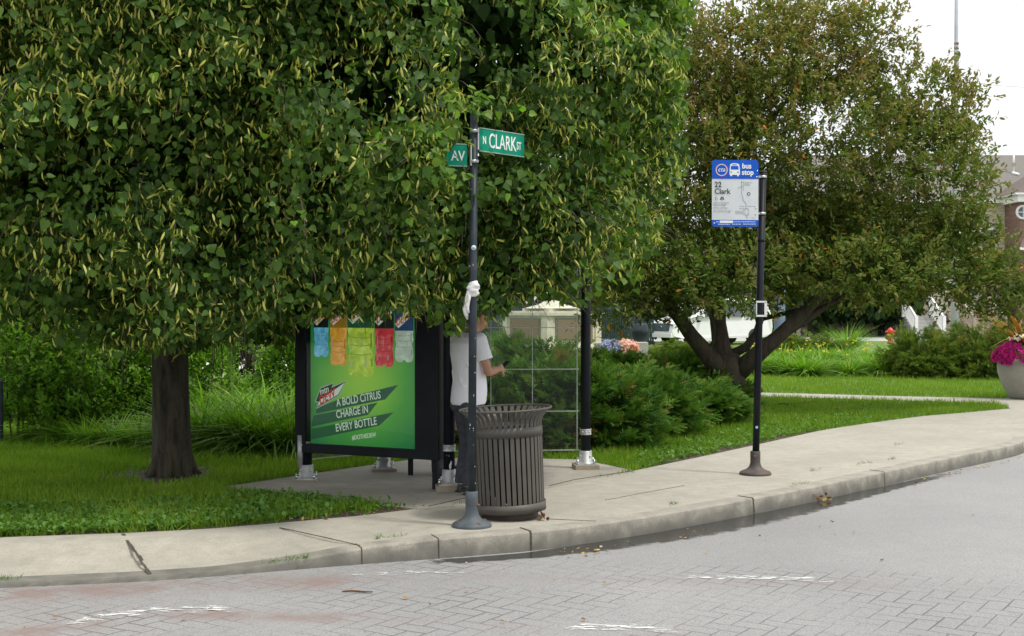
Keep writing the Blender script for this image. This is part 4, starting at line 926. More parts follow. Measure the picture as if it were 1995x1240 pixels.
# ------------------------------------------------------------------ bus stop pole
def busstop():
    b = P(1472, 926); t = thing('bus_stop_pole', b, 'leaning black pole carrying the blue and white bus stop sign', 'sign pole')
    ax = Vector((14 / 595, 0, 1)).normalized()
    mb = MB(); cast_base(mb, b, .158, .05, .235); o = mb.build('base', M['rustbase'], t); mb = MB(); mb.ball(b + Vector((-.015, -.05, .19)), (.014, .008, .014), 8); mb.build('bolt', M['rust'], o)
    at = lambda z: b + ax * z
    mb = MB(); mb.tube([at(.2), at(3.02)], .035, 22); mb.build('pole', M['black'], t)
    mb = MB(); mb.tube([at(3.02), at(3.035)], .037, 22); mb.build('cap', M['rustbase'], t)
    for z in (2.975, 2.61): mb = MB(); mb.tube([at(z - .012), at(z + .012)], .039, 22); mb.box(at(z) + Vector((-.05, -.02, 0)), (.05, .02, .02)); mb.build('clamp', M['signback'], t)
    mb = MB(); mb.tube([at(2.33), at(2.36)], .038, 18); mb.build('tape', M['black'], t)
    # small holder lower down
    mb = MB(); c = at(1.66) + Vector((.012, -.04, 0))
    mb.box(c + Vector((0, 0, .07)), (.105, .012, .018)); mb.box(c - Vector((0, 0, .07)), (.105, .012, .018)); mb.box(c + Vector((.042, 0, 0)), (.026, .012, .13)); mb.box(c + Vector((-.049, 0, 0)), (.008, .012, .13)); mb.build('bracket', M['white'], t)
    mb = MB(); mb.tube([at(.48) + Vector((-.004, -.0345, 0)), at(.48) + Vector((-.004, -.0365, 0))], .014, 16); mb.build('sticker', M['stickerblue'], t)
    U = Vector((1, .06, .0)).normalized(); V = (ax - U * ax.dot(U)).normalized(); V = (Vector((0.0, 0, 1)) * .3 + V * .7); V = (V - U * V.dot(U)).normalized(); N = U.cross(V); N = N if N.y < 0 else -N
    W, Ht = .463, .655; O = Q(1386.5, 442, 12.62)                       # lower left corner
    def rr(x0, y0, x1, y1, r, c4=(1, 1, 1, 1)):
        out = []
        for (cx, cy, a0, on) in ((x1 - r, y1 - r, 0, c4[0]), (x0 + r, y1 - r, 90, c4[1]), (x0 + r, y0 + r, 180, c4[2]), (x1 - r, y0 + r, 270, c4[3])):
            if on:
                for k in range(7): a = R(a0 + k * 15); out.append((cx + r * math.cos(a), cy + r * math.sin(a)))
            else: sx = 1 if a0 in (0, 270) else -1; sy = 1 if a0 in (0, 90) else -1; out.append((cx + r * sx, cy + r * sy))
        return out
    mb = MB(); mb.prism(rr(0, 0, W, Ht, .03), U, V, N, O, .004); pl = mb.build('sign_plate', M['signpale'], t)
    lay = N * .005
    def patch(poly, m, name='print', k=1, th=.0012): mb = MB(); mb.prism(poly, U, V, N, O + lay + N * .0015 * (k - 1), th); return mb.build(name, m, pl)
    u_ = lambda zx: (zx - 55) / 725 * W; v_ = lambda zy: (1110 - zy) / 1015 * Ht
    patch(rr(0, v_(382), W, Ht, .03, (1, 1, 0, 0)), M['signblue'], 'blue_header'); patch(rr(0, 0, W, v_(1008), .03, (0, 0, 1, 1)), M['signblue'], 'blue_footer')
    # round emblem
    def ring(cx, cy, r0, r1, m, k):
        mb = MB(); n = 40; vs = [O + lay + N * .0015 * k + U * (cx + r * math.cos(6.2832 * i / n)) + V * (cy + r * math.sin(6.2832 * i / n)) for r in (r0, r1) for i in range(n)]
        mb.add(vs, [(i, (i + 1) % n, n + (i + 1) % n, n + i) for i in range(n)]); return mb.build('emblem_ring', m, pl)
    cx, cy = u_(205), v_(248); ring(cx, cy, .057, .063, M['redink'], 2); ring(cx, cy, .051, .057, M['signwhite'], 2)
    text('cta', .062, M['signwhite'], pl, O + U * (cx - .001) + V * (cy - .015) + lay + N * .003, U, V, .0005, .2, 1.0, align='CENTER', bold=.0004)
    # bus pictogram
    W_ = M['signwhite']; bx0, bx1 = u_(328), u_(490)
    patch([(bx0, v_(322)), (bx1, v_(322)), (bx1, v_(240)), (u_(478), v_(165)), (u_(455), v_(150)), (u_(405), v_(143)), (u_(360), v_(150)), (u_(338), v_(165)), (bx0, v_(240))], W_, 'bus_symbol', 2)
    patch([(u_(346), v_(240)), (u_(470), v_(240)), (u_(462), v_(185)), (u_(352), v_(185))], M['signblue'], 'bus_symbol', 3)
    patch([(u_(375), v_(172)), (u_(440), v_(172)), (u_(440), v_(161)), (u_(375), v_(161))], M['signblue'], 'bus_symbol', 3)
    for a in (340, 446): patch([(u_(a), v_(342)), (u_(a + 26), v_(342)), (u_(a + 26), v_(321)), (u_(a), v_(321))], W_, 'bus_symbol', 2)
    for a in (345, 450): patch([(u_(a), v_(290)), (u_(a + 18), v_(290)), (u_(a + 18), v_(272)), (u_(a), v_(272))], M['signblue'], 'bus_symbol', 3)
    T = lambda s_, zx, zy, size, m, sx=.92, bold=0: text(s_, size, m, pl, O + U * u_(zx) + V * v_(zy) + lay + N * .003, U, V, .0004, 0, sx, bold=bold)
    T('bus', 522, 222, .072, W_, .93, .0022); T('stop', 518, 318, .072, W_, .93, .0022)
    T('22', 95, 508, .074, M['ink'], .95, .0012); T('Clark', 95, 610, .074, M['ink'], .95, .0008)
    for s_, zx, zy in (('South to Downtown', 85, 756), ('(Dearborn/Polk)', 85, 790), ('Service at all times', 85, 834), ('Every half hour all night', 82, 882)): T(s_, zx, zy, .020, M['greyink'], .9)
    # little symbols
    ring(u_(124), v_(690), .010, .013, M['greyink'], 2); patch([(u_(112), v_(690)), (u_(120), v_(690)), (u_(122), v_(650)), (u_(114), v_(648))], M['greyink'])
    patch([(u_(180), v_(700)), (u_(245), v_(700)), (u_(232), v_(655)), (u_(196), v_(655))], M['ink'], 'tower_symbol')
    patch([(u_(207), v_(704)), (u_(216), v_(704)), (u_(214), v_(640)), (u_(210), v_(640))], M['signpale'], 'tower_symbol', 2)
    # route map
    mp = MB(); pts = [(518, 412), (516, 560), (520, 600), (545, 712), (585, 752), (585, 822)]
    def line(pts, w_, m_=None):
        for p, q in zip(pts, pts[1:]): mp.bar(O + U * u_(p[0]) + V * v_(p[1]) + lay, O + U * u_(q[0]) + V * v_(q[1]) + lay, .0012, w_, up=V if abs(p[0] - q[0]) > abs(p[1] - q[1]) else U)
    line(pts, .0045); line([(518, 432), (552, 432), (552, 485), (518, 500), (455, 525)], .0035); line([(577, 865), (577, 832), (617, 832), (617, 865)], .004); line([(577, 900), (577, 935), (617, 935), (617, 900)], .004)
    mp.build('route_map', M['greyink'], pl)
    ring(u_(627), v_(610), .011, .017, M['ink'], 2)
    ln = MB()
    for (a, b_, y, st) in ((565, 680, 438, 0), (565, 640, 458, 0), (565, 655, 476, 0), (480, 560, 798, 0), (600, 735, 798, 0), (478, 565, 832, 0), (420, 540, 872, 0), (420, 540, 892, 0), (418, 540, 912, 0), (585, 612, 955, 0), (585, 612, 972, 0), (680, 720, 975, 0)):
        x = a
        while x < b_:
            l = random.uniform(12, 30); ln.bar(O + U * u_(x) + V * v_(y) + lay, O + U * u_(min(b_, x + l)) + V * v_(y) + lay, .0012, .0035, up=V); x += l + 6
    for x in (545, 560, 632): ln.bar(O + U * u_(x) + V * v_(830) + lay, O + U * u_(x) + V * v_(935) + lay, .0012, .0014, up=U)
    ln.bar(O + U * u_(545) + V * v_(500) + lay, O + U * u_(545) + V * v_(570) + lay, .0012, .003, up=U)
    ln.build('fine_print', M['greyink'], pl)
    ln = MB()
    for (a, b_, y) in ((120, 172, 1038), (390, 735, 1036), (150, 335, 1074), (368, 510, 1072), (540, 735, 1070)):
        x = a
        while x < b_:
            l = random.uniform(14, 34); ln.bar(O + U * u_(x) + V * v_(y) + lay + N * .002, O + U * u_(min(b_, x + l)) + V * v_(y) + lay + N * .002, .001, .006, up=V); x += l + 7
    ln.box(O + U * u_(92) + V * v_(1055) + lay + N * .002, (.012, .001, .012)); ln.build('fine_print', W_, pl)
    patch([(u_(178), v_(1055)), (u_(382), v_(1055)), (u_(382), v_(1018)), (u_(178), v_(1018))], W_, 'url_box', 2)
    for (zx, zy) in ((758, 262), (750, 355), (742, 822), (738, 920)): mb = MB(); mb.ball(O + U * u_(zx) + V * v_(zy) + lay, (.008, .006, .008), 8); mb.build('bolt', M['chrome'], pl)
busstop()

# ------------------------------------------------------------------ litter bin
def bin_():
    b = P(994, 1009); t = thing('litter_bin', b, 'round taupe slatted steel litter bin with flared rim beside the sign pole', 'litter bin')
    T = Matrix.Translation(b) @ Matrix.Rotation(R(-2.6), 4, 'Y') @ Matrix.Translation((0, 0, .008)); k = 1 / 247.
    prof = [(.278, .085), (.281, .3), (.284, .6), (.284, .72), (.286, .755), (.296, .785), (.318, .815), (.348, .842), (.366, .856)]
    mb = MB(); n = 40; hw = .0155
    for i in range(n):
        a = 2 * math.pi * i / n; U = Vector((-math.sin(a), math.cos(a), 0)); O = Vector((math.cos(a), math.sin(a), 0)); vs = []
        for r, z in prof:
            for dr in (0, -.006):
                for s_ in (-1, 1): vs.append(T @ (O * (r + dr) + U * hw * s_ + Vector((0, 0, z))))
        fs = []
        for j in range(len(prof) - 1):
            q = j * 4; fs += [(q, q + 1, q + 5, q + 4), (q + 2, q + 6, q + 7, q + 3), (q, q + 4, q + 6, q + 2), (q + 1, q + 3, q + 7, q + 5)]
        mb.add(vs, fs)
    mb.build('slatted_body', M['taupe'], t)
    mb = MB(); N_ = 56; R_ = .366; r_ = .0085; vs = []
    for i in range(N_):
        for j in range(8):
            a, c = 2 * math.pi * i / N_, 2 * math.pi * j / 8; vs.append(T @ Vector(((R_ + r_ * math.cos(c)) * math.cos(a), (R_ + r_ * math.cos(c)) * math.sin(a), .86 + r_ * math.sin(c))))
    mb.add(vs, [(i * 8 + j, ((i + 1) % N_) * 8 + j, ((i + 1) % N_) * 8 + (j + 1) % 8, i * 8 + (j + 1) % 8) for i in range(N_) for j in range(8)], 0, True); mb.build('rim', M['taupe'], t)
    for z0, z1, r in ((.65, .725, .2855), (.055, .125, .2865)):
        mb = MB(); mb.lathe([(r - .004, z0), (r + .004, z0), (r + .004, z1), (r - .004, z1), (r - .004, z0)], seg=56, M=T); mb.build('band', M['taupe'], t)
    mb = MB(); mb.lathe([(0, -.004), (.222, -.004), (.225, 0), (.225, .052), (.262, .056), (.262, .07), (0, .07)], seg=48, M=T); mb.build('base_ring', M['rustbase'], t)
    mb = MB(); mb.lathe([(0, .08), (.2, .085), (.225, .12), (.24, .45), (.245, .7), (.238, .7), (.23, .45), (.2, .13), (0, .12)], seg=40, M=T); mb.build('liner', M['liner'], t)
    # light litter showing between the slats
    mb = MB()
    for (dx, z, w_, h_) in ((-.115, .155, .02, .075), (-.085, .14, .022, .04), (-.03, .135, .03, .012), (-.15, .22, .008, .04)):
        mb.box(T @ Vector((dx, -math.sqrt(.255 ** 2 - dx * dx), z)), (w_, .008, h_), rz=dx * 3)
    mb.build('rubbish', M['white'], t)
    lt = Scat(); c = P(1058, 1017); n = 7; lt.add(WL, WF, np.array([tuple(c)] * n) + RNG.normal(0, .014, (n, 3)) * [1, 1, 0] + [0, 0, .02], rnd(n) + [0, 0, .6], rnd(n), RNG.uniform(.04, .075, n), RNG.random(n) * .3)
    tag(lt.build('crumpled_wrapper', M['litter'], None, org=c), 'small crumpled red brown leaf against the foot of the litter bin', 'litter')
bin_()
st = MB(); a = P(666, 1154, -.13); c = P(726, 1154.5, -.13); st.tube([a, a.lerp(c, .3) + Vector((0, .01, .003)), a.lerp(c, .7), c], [.004, .006, .006, .003], 6, jit=.3)
tag(st.build('stick', M['litter'], None, org=a), 'thin brown stick lying on the road in front of the kerb', 'stick')
st = Scat(); c = P(1575, 975, -.13); n = 46; pp = np.array([tuple(c)] * n) + RNG.normal(0, 1, (n, 3)) * [.085, .05, .012] + [0, 0, .028]
st.add(WL, WF, pp, rnd(n) * [1, 1, .4] + [.3, 0, .15], rnd(n), RNG.uniform(.035, .085, n), RNG.random(n) * .72)
tag(st.build('leaf_pile', M['litter'], None, org=c), 'small heap of brown bark and leaves in the gutter near the bus stop pole', 'leaf pile')
st = MB(); a = P(1500, 791); c = P(1568, 795); st.tube([a, a.lerp(c, .4) + Vector((0, .05, .05)), c], [.006, .01, .006], 5); st.tube([a.lerp(c, .4) + Vector((0, 0, .04)), c + Vector((.3, .4, .08))], [.006, .003], 5); tag(st.build('fallen_twig', M['bark2'], None, org=a), 'dark fallen twig lying on the right lawn', 'twig')

# ------------------------------------------------------------------ bus shelter
def shelter():
    A = P(597, 936); B = P(875, 956); C = P(748, 918); E = P(1141, 914)
    t = thing('bus_shelter', (A + E) / 2, 'dark post bus shelter with glass walls and a lit drink poster, under the linden', 'bus shelter')
    TOP = 2.5
    def post(p, plinth, light=0, chip=False):
        b = p.copy(); z = .0
        if plinth: mb = MB(); mb.box(b + Vector((0, 0, plinth / 2 - .01)), (.25, .25, plinth + .02), rz=.12); mb.build('plinth', M['plinth'], t, bevel=.006); z = plinth
        mb = MB(); mb.tube([b + Vector((0, 0, z)), b + Vector((0, 0, TOP))], .052, 22); po = mb.build('post', M['black'], t)
        mb = MB(); mb.lathe([(0, z), (.095, z), (.095, z + .012), (.082, z + .02), (.068, z + .03), (.066, z + .135), (.06, z + .14), (.052, z + .14)], b, 28); 
        for a in range(4): q = b + Vector((math.cos(a * 1.57 + .7) * .066, math.sin(a * 1.57 + .7) * .066, z + .085)); mb.ball(q, .014, 8)
        mb.box(b + Vector((0, 0, z + .005)), (.2, .2, .01), rz=.12)
        sh = mb.build('post_shoe', M['galv'], po)
        for a in (-2.4, -.75, .8, 2.35): mb = MB(); mb.tube([b + Vector((math.cos(a) * .115, math.sin(a) * .115, z + .005)), b + Vector((math.cos(a) * .115, math.sin(a) * .115, z + .05))], .011, 8); mb.ball(b + Vector((math.cos(a) * .115, math.sin(a) * .115, z + .052)), .012, 8); mb.build('bolt', M['chrome'], po)
        zc = z + .335; mb = MB(); mb.lathe([(.053, zc - .03), (.06, zc - .03), (.06, zc - .024), (.058, zc - .02), (.058, zc + .02), (.06, zc + .024), (.06, zc + .03), (.053, zc + .03)], b, 24)
        for a in (-2.2, -1.57, -.9): mb.ball(b + Vector((math.cos(a) * .058, math.sin(a) * .058, zc)), .011, 8)
        mb.build('collar', M['galv'], po)
        if light: mb = MB(); mb.tube([b + Vector((-.055, -.03, z + .12)), b + Vector((-.055, -.03, light))], .028, 12); mb.build('conduit', M['galv'], po)
        if chip:
            mb = MB(); 
            for (dx, zz, rz_, rw) in ((.012, .17, .03, .012), (.02, .2, .02, .008), (.0, .265, .004, .004), (-.02, .27, .003, .003)): mb.ball(b + Vector((dx, -math.sqrt(.052 ** 2 - dx * dx), z + zz)), (rw, .003, rz_), 8)
            mb.build('paint_chips', M['signpale'], po)
        return po
    post(A, .012, .44); post(B, .055, 0, True); post(C, .03); post(E, .05)
    # poster case between A and B
    U = (B - A); U.z = 0; Ln = U.length; U.normalize(); V = Vector((0, 0, 1)); N = U.cross(V); N = N if N.y < 0 else -N
    wA = -.09; wB = Ln - .08; zb, zt = .275, 2.3; th = .13
    O = A + U * wA + V * zb + N * .0; O.z = zb; W = wB - wA; Hc = zt - zb
    x0 = .118; x1 = x0 + 1.225; y0 = .085; y1 = Hc - .12
    mb = MB(); Ob = O - N * th * .5
    mb.prism([(0, 0), (W, 0), (W, y0), (0, y0)], U, V, N, Ob, th); mb.prism([(0, y1), (W, y1), (W, Hc), (0, Hc)], U, V, N, Ob, th)
    mb.prism([(0, y0), (x0, y0), (x0, y1), (0, y1)], U, V, N, Ob, th); mb.prism([(x1, y0), (W, y0), (W, y1), (x1, y1)], U, V, N, Ob, th)
    mb.prism([(x0, y0), (x1, y0), (x1, y1), (x0, y1)], U, V, N, Ob, th * .5)
    cs = mb.build('poster_case', M['black'], t)
    for u in (.06, W - .06): mb = MB(); mb.bar(O + U * u - V * zb + V * .0, O + U * u + V * .01, .05, .05, up=U); mb.build('case_leg', M['black'], t)
    OP = O + U * x0 + V * y0 + N * (th * .02)
    Wp, Hp = x1 - x0, y1 - y0
    def pm(name, stops=None, col=None, em=.3, tex=None):
        em *= .95
        m, tt, b = nodes(name); b.inputs['Roughness'].default_value = .35
        if tex: c = tex(tt)
        else:
            c = ramp(tt, noise(tt, 9, 3), [(.3, col), (.7, tuple(x * .9 for x in col))])
        tt.links.new(c, b.inputs['Base Color']); tt.links.new(c, b.inputs['Emission Color']); b.inputs['Emission Strength'].default_value = em; return m
    cen = OP + U * Wp * .5 + V * .62 - ORG[t.name]
    def bgtex(tt):
        vm = tt.nodes.new('ShaderNodeVectorMath'); vm.operation = 'DISTANCE'; vm.inputs[1].default_value = tuple(cen); tt.links.new(geo(tt), vm.inputs[0])
        nn = noise(tt, 1.6, 4); f = ma(tt, 'ADD', vm.outputs['Value'], ma(tt, 'MULTIPLY', ma(tt, 'SUBTRACT', nn, .5), .35))
        c = ramp(tt, f, [(.0, (.27, .47, .035)), (.25, (.17, .40, .03)), (.5, (.055, .27, .03)), (.75, (.015, .16, .04)), (1, (.006, .09, .03))]); return c
    mb = MB(); mb.prism([(0, 0), (Wp, 0), (Wp, Hp), (0, Hp)], U, V, N, OP, .002); po = mb.build('poster', pm('green_poster_print', em=.5, tex=bgtex), cs)
    S = 209.0
    uu = lambda px: (px - 605) / 227 * Wp; vv = lambda py: (874 - py) / S
    def patch(poly, m, k=1, name='poster_print'): mb = MB(); mb.prism(poly, U, V, N, OP + N * (.0025 + .0015 * (k - 1)), .001); return mb.build(name, m, po)
    dk = pm('dark_green_band', col=(.008, .085, .035), em=.4); wt = pm('poster_white', col=(.55, .62, .5), em=.45); rd = pm('poster_red', col=(.5, .015, .02), em=.45); blk = pm('poster_black', col=(.01, .02, .015), em=.2); sil = pm('poster_silver', col=(.3, .38, .28), em=.4)
    z = lambda x, y: (uu(580 + x / 3.646), vv(560 + y / 3.646 ))
    patch([z(330, 812), z(775, 695), z(678, 802), z(150, 925), z(150, 890)], dk); patch([z(130, 940), z(622, 826), z(548, 918), z(112, 1022)], dk); patch([z(112, 1040), z(742, 890), z(632, 992), z(112, 1118)], dk)
    # logo: silver backed slanted shape, dark upper word and red lower word
    patch([z(140, 838), z(185, 730), z(292, 688), z(278, 722), z(388, 672), z(330, 790), z(152, 892), z(168, 845)], sil, 2, 'logo'); patch([z(150, 832), z(190, 738), z(284, 700), z(270, 732), z(378, 684), z(324, 784), z(162, 876), z(178, 838)], blk, 3, 'logo')
    patch([z(164, 868), z(184, 822), z(374, 690), z(322, 780)], wt, 4, 'logo')
    UL = (U + V * .42).normalized(); VL = (V + U * .32).normalized()
    def tx(s_, x, y, size, m, k, ang=.17, sh=.15, sx=.8, bold=.002, nm='poster_lettering'):
        Ut = (U + V * ang).normalized(); a, b_ = z(x, y); text(s_, size, m, po, OP + U * a + V * b_ + N * (.0035 + .0015 * k), Ut, N.cross(Ut), .0004, sh, sx, nm, bold=bold)
    tx('mtn', 186, 786, .085, wt, 5, .36, .3, .8, .001, 'logo'); tx('DEW', 184, 858, .105, rd, 5, .52, .4, .84, .002, 'logo')
    tx('A BOLD CiTRUS', 312, 866, .104, wt, 2, .19, .12, .68, .0012); tx('CHARGE iN', 310, 952, .104, wt, 2, .19, .12, .68, .0012); tx('EVERY BOTTLE', 305, 1050, .104, wt, 2, .19, .12, .68, .0012); tx('#DOTHEDEW', 430, 1104, .06, wt, 2, .16, .12, .72, .001)
    # five bottles
    def bottle(x0_, x1_, yb, ylab, c1, c2, lab, k):
        w_ = uu(x1_) - uu(x0_); cx = (uu(x0_) + uu(x1_)) / 2; vb = vv(yb); vl = vv(ylab); top = vl + w_ * 3.0
        sh = [(-.30, 0), (-.44, .06), (-.5, .3), (-.47, .62), (-.42, .85), (-.5, 1.05), (-.46, 1.3), (-.5, 1.5)]
        pts = [(cx + a * w_, vb + b_ * w_) for a, b_ in sh if vb + b_ * w_ < vl] + [(cx - .5 * w_, vl), (cx - .5 * w_, vl + w_ * 1.5), (cx - .35 * w_, vl + w_ * 2.2), (cx - .16 * w_, top), (cx + .16 * w_, top), (cx + .35 * w_, vl + w_ * 2.2), (cx + .5 * w_, vl + w_ * 1.5), (cx + .5 * w_, vl)] + [(cx - a * w_, vb + b_ * w_) for a, b_ in sh[::-1] if vb + b_ * w_ < vl] + [(cx + .12 * w_, vb), (cx + .06 * w_, vb + .09 * w_), (cx - .06 * w_, vb + .09 * w_), (cx - .12 * w_, vb)]
        m = pm('bottle_print', em=.5, tex=lambda tt: ramp(tt, noise(tt, 13, 4, dist=.6), [(.34, tuple((a + b) / 2 for a, b in zip(c1, c2))), (.5, c2), (.68, tuple(min(1, x * 1.1 + .10) for x in c2))]))
        patch(pts, m, k, 'bottle_print')
        patch([(cx - .5 * w_, vl), (cx + .5 * w_, vl), (cx + .5 * w_, vl + w_ * 1.35), (cx - .5 * w_, vl + w_ * 1.35)], lab, k + 1, 'label_print')
        patch([(cx - .48 * w_, vl + .30 * w_), (cx - .30 * w_, vl + .12 * w_), (cx + .48 * w_, vl + .75 * w_), (cx + .48 * w_, vl + 1.1 * w_), (cx - .2 * w_, vl + .62 * w_)], wt, k + 2, 'label_print')
        hl = tuple(min(1, x * .8 + .18) for x in c2); mh = pm('bottle_highlight', col=hl); ms = pm('bottle_shade', col=tuple(a * .25 + b * .6 for a, b in zip(c1, c2)))
        for a0, a1, b0, b1, mm in ((-.40, -.33, .25, .55), (-.40, -.34, .75, 1.35), (.12, .2, .3, .55), (.2, .26, .85, 1.3), (-.1, -.04, .9, 1.3)) and [(-.40, -.32, .25, .58, mh), (-.38, -.32, .8, 1.4, mh), (.14, .24, .28, .55, mh), (.38, .45, .3, .6, ms), (.36, .42, .85, 1.4, ms), (-.08, -.02, .9, 1.35, mh)]:
            if vb + b1 * w_ < vl: patch([(cx + a0 * w_, vb + b0 * w_), (cx + a1 * w_, vb + (b0 + .05) * w_), (cx + a1 * w_, vb + b1 * w_), (cx + a0 * w_, vb + (b1 - .05) * w_)], mm, k + 1, 'bottle_print')
        for b0 in (.66, .95, 1.2):
            if vb + b0 * w_ + .05 < vl: patch([(cx - .42 * w_, vb + (b0 + .05) * w_), (cx, vb + b0 * w_), (cx + .42 * w_, vb + (b0 + .05) * w_), (cx + .42 * w_, vb + (b0 + .075) * w_), (cx, vb + (b0 + .03) * w_), (cx - .42 * w_, vb + (b0 + .075) * w_)], ms, k + 1, 'bottle_print')
        Ut = (U + V * .42).normalized(); text('DEW', w_ * .42, rd, po, OP + U * (cx - .40 * w_) + V * (vl + .22 * w_) + N * (.006 + .0015 * (k + 2)), Ut, N.cross(Ut), .0003, .4, .84, 'label_lettering', bold=.0012)
    bottle(617, 648, 699, 640, (.02, .12, .3), (.10, .38, .55), blk, 2); bottle(652, 687, 716, 640, (.45, .14, .01), (.6, .28, .02), pm('label_gold', col=(.35, .2, .02)), 2)
    bottle(745, 784, 716, 641, (.3, .005, .01), (.5, .03, .04), blk, 2); bottle(786, 823, 706, 645, (.25, .33, .25), (.38, .45, .36), pm('label_blue', col=(.02, .07, .18)), 2)
    bottle(689, 744, 736, 640, (.10, .3, .02), (.38, .5, .03), dk, 4)
    # cover glass
    mb = MB(); mb.prism([(x0, y0), (x1, y0), (x1, y1), (x0, y1)], U, V, N, O + N * th * .38, .004); mb.build('poster_glass', M['glass'], cs)
    # glass walls
    def wall(p, q, z0, z1, lines, verts, nm='glass_wall'):
        mb = MB(); mb.bar(p + V * ((z0 + z1) / 2), q + V * ((z0 + z1) / 2), .010, z1 - z0, up=V); g_ = mb.build(nm, M['glass'], t)
        d = (q - p).normalized(); n_ = d.cross(V); n_ = n_ if n_.y < 0 else -n_; mb = MB()
        for zz in lines: mb.bar(p + V * zz + n_ * .007, q + V * zz + n_ * .007, .003, .009, up=V)
        for u in verts: mb.bar(p + d * u + V * z0 + n_ * .0105, p + d * u + V * z1 + n_ * .0105, .003, .008, up=d)
        mb.build('glazing_lines', simple('white_glazing_line', (.45, .5, .47), .5), g_)
    pe = E + Vector((-.07, 0, 0)); pc = C + Vector((.07, 0, 0)); d = (pe - pc); LL = d.length
    wall(pc, pe, .19, 2.3, (.197, .60, 1.035, 1.465, 1.9), [LL - .055 - .43 * k for k in (1, 2, 3, 4)] + [LL - .02])
    wall(A + Vector((.04, .05, 0)), C + Vector((-.04, -.05, 0)), .19, 2.3, (.197,), [])
    # roof frame and bench
    mb = MB(); n_ = len([0]); pts = [A + Vector((-.15, -.1, 0)), B + Vector((.1, -.2, 0)), E + Vector((.2, -.15, 0)), E + Vector((.15, .12, 0)), C + Vector((-.1, .12, 0))]
    mb.add([p + V * TOP for p in pts] + [p + V * (TOP + .09) for p in pts], [(4, 3, 2, 1, 0), (5, 6, 7, 8, 9)] + [(i, (i + 1) % 5, 5 + (i + 1) % 5, 5 + i) for i in range(5)]); mb.build('roof', M['black'], t)
    mb = MB(); mb.bar(C + Vector((.2, -.35, .45)), C + Vector((.75, -.35, .45)), .3, .04); mb.bar(C + Vector((.3, -.35, 0)), C + Vector((.3, -.35, .43)), .05, .05, up=(0, 1, 0)); mb.bar(C + Vector((.65, -.35, 0)), C + Vector((.65, -.35, .43)), .05, .05, up=(0, 1, 0)); mb.build('bench', M['black'], t)
shelter()
mb = MB(); c = P(893, 950)
for k in range(9): mb.ball(c + Vector((random.uniform(-.03, .03), random.uniform(-.02, .02), .02 + random.random() * .07)), (random.uniform(.015, .035), random.uniform(.012, .025), random.uniform(.012, .03)), 7, M=Matrix.Rotation(random.random() * 3, 4, 'Y'))
tag(mb.build('crumpled_tissue', M['cloth'], None, org=c), 'crumpled white paper on the ground beside the near shelter post', 'litter')

# ------------------------------------------------------------------ people
def fuse(mb, name, vox, m, parent, smooth=4, local=False):
    me = mb.mesh('tmp', fix=False); o = bpy.data.objects.new('tmp', me); COL.objects.link(o)
    r = o.modifiers.new('r', 'REMESH'); r.mode = 'VOXEL'; r.voxel_size = vox; r.use_smooth_shade = True
    s = o.modifiers.new('s', 'SMOOTH'); s.iterations = smooth; s.factor = .5
    bpy.context.view_layer.update(); out = bpy.data.meshes.new_from_object(o.evaluated_get(bpy.context.evaluated_depsgraph_get()))
    bpy.data.objects.remove(o); bpy.data.meshes.remove(me)
    return link(name, out, m, parent, local=local)
def cap(mb, a, b, r0, r1, seg=16, sq=1.0):
    a, b = Vector(a), Vector(b); mb.tube([a, b], [r0, r1], seg); mb.ball(a, r0, seg); mb.ball(b, r1, seg)
def loft(mb, rings, seg=28):              # rings: (center, ax, ay) ; ellipse in xy plane
    vs = []
    for c, ax, ay in rings:
        for k in range(seg):
            t = 6.28318 * k / seg; vs.append(Vector(c) + Vector((math.cos(t) * ax, math.sin(t) * ay, 0)))
    n = len(rings); mb.add(vs, [(i * seg + k, i * seg + (k + 1) % seg, (i + 1) * seg + (k + 1) % seg, (i + 1) * seg + k) for i in range(n - 1) for k in range(seg)] + [tuple(reversed(range(seg))), tuple((n - 1) * seg + k for k in range(seg))], 0, True)
def hand(mb, wrist, d, nrm, curl, sgn, sc=1.0):
    """palm with four bent fingers and a side thumb; d: pointing, nrm: back of hand, curl: bend per joint"""
    d = Vector(d).normalized(); nrm = Vector(nrm); nrm = (nrm - d * nrm.dot(d)).normalized(); s = d.cross(nrm) * sgn   # s: towards the thumb
    W = Vector(wrist)
    for k in range(4):
        o = (1.5 - k) * .0205 * sc; cap(mb, W + s * o * .55 + d * .012, W + s * o + d * .085 * sc, .0125, .0105, 10)
    for k, ln in enumerate((.070, .080, .075, .058)):
        o = (1.5 - k) * .0215 * sc; p = W + s * o + d * .088 * sc; a = 0; r = .0088
        for j in range(3):
            a += curl[k % len(curl)] * (1 if j == 0 else .9); seg = ln * (.45, .31, .24)[j] * sc
            q = p + (d * math.cos(a) - nrm * math.sin(a) + s * (1.5 - k) * .05) * seg; cap(mb, p, q, r, r * .92, 9); p = q; r *= .93
    p = W + s * .03 * sc + d * .028; q = p + (s * .75 + d * .6 - nrm * .3).normalized() * .038 * sc; cap(mb, p, q, .013, .0105, 9); r2 = q + (d * .8 + s * .25 - nrm * .55).normalized() * .042 * sc; cap(mb, q, r2, .0103, .0085, 9)
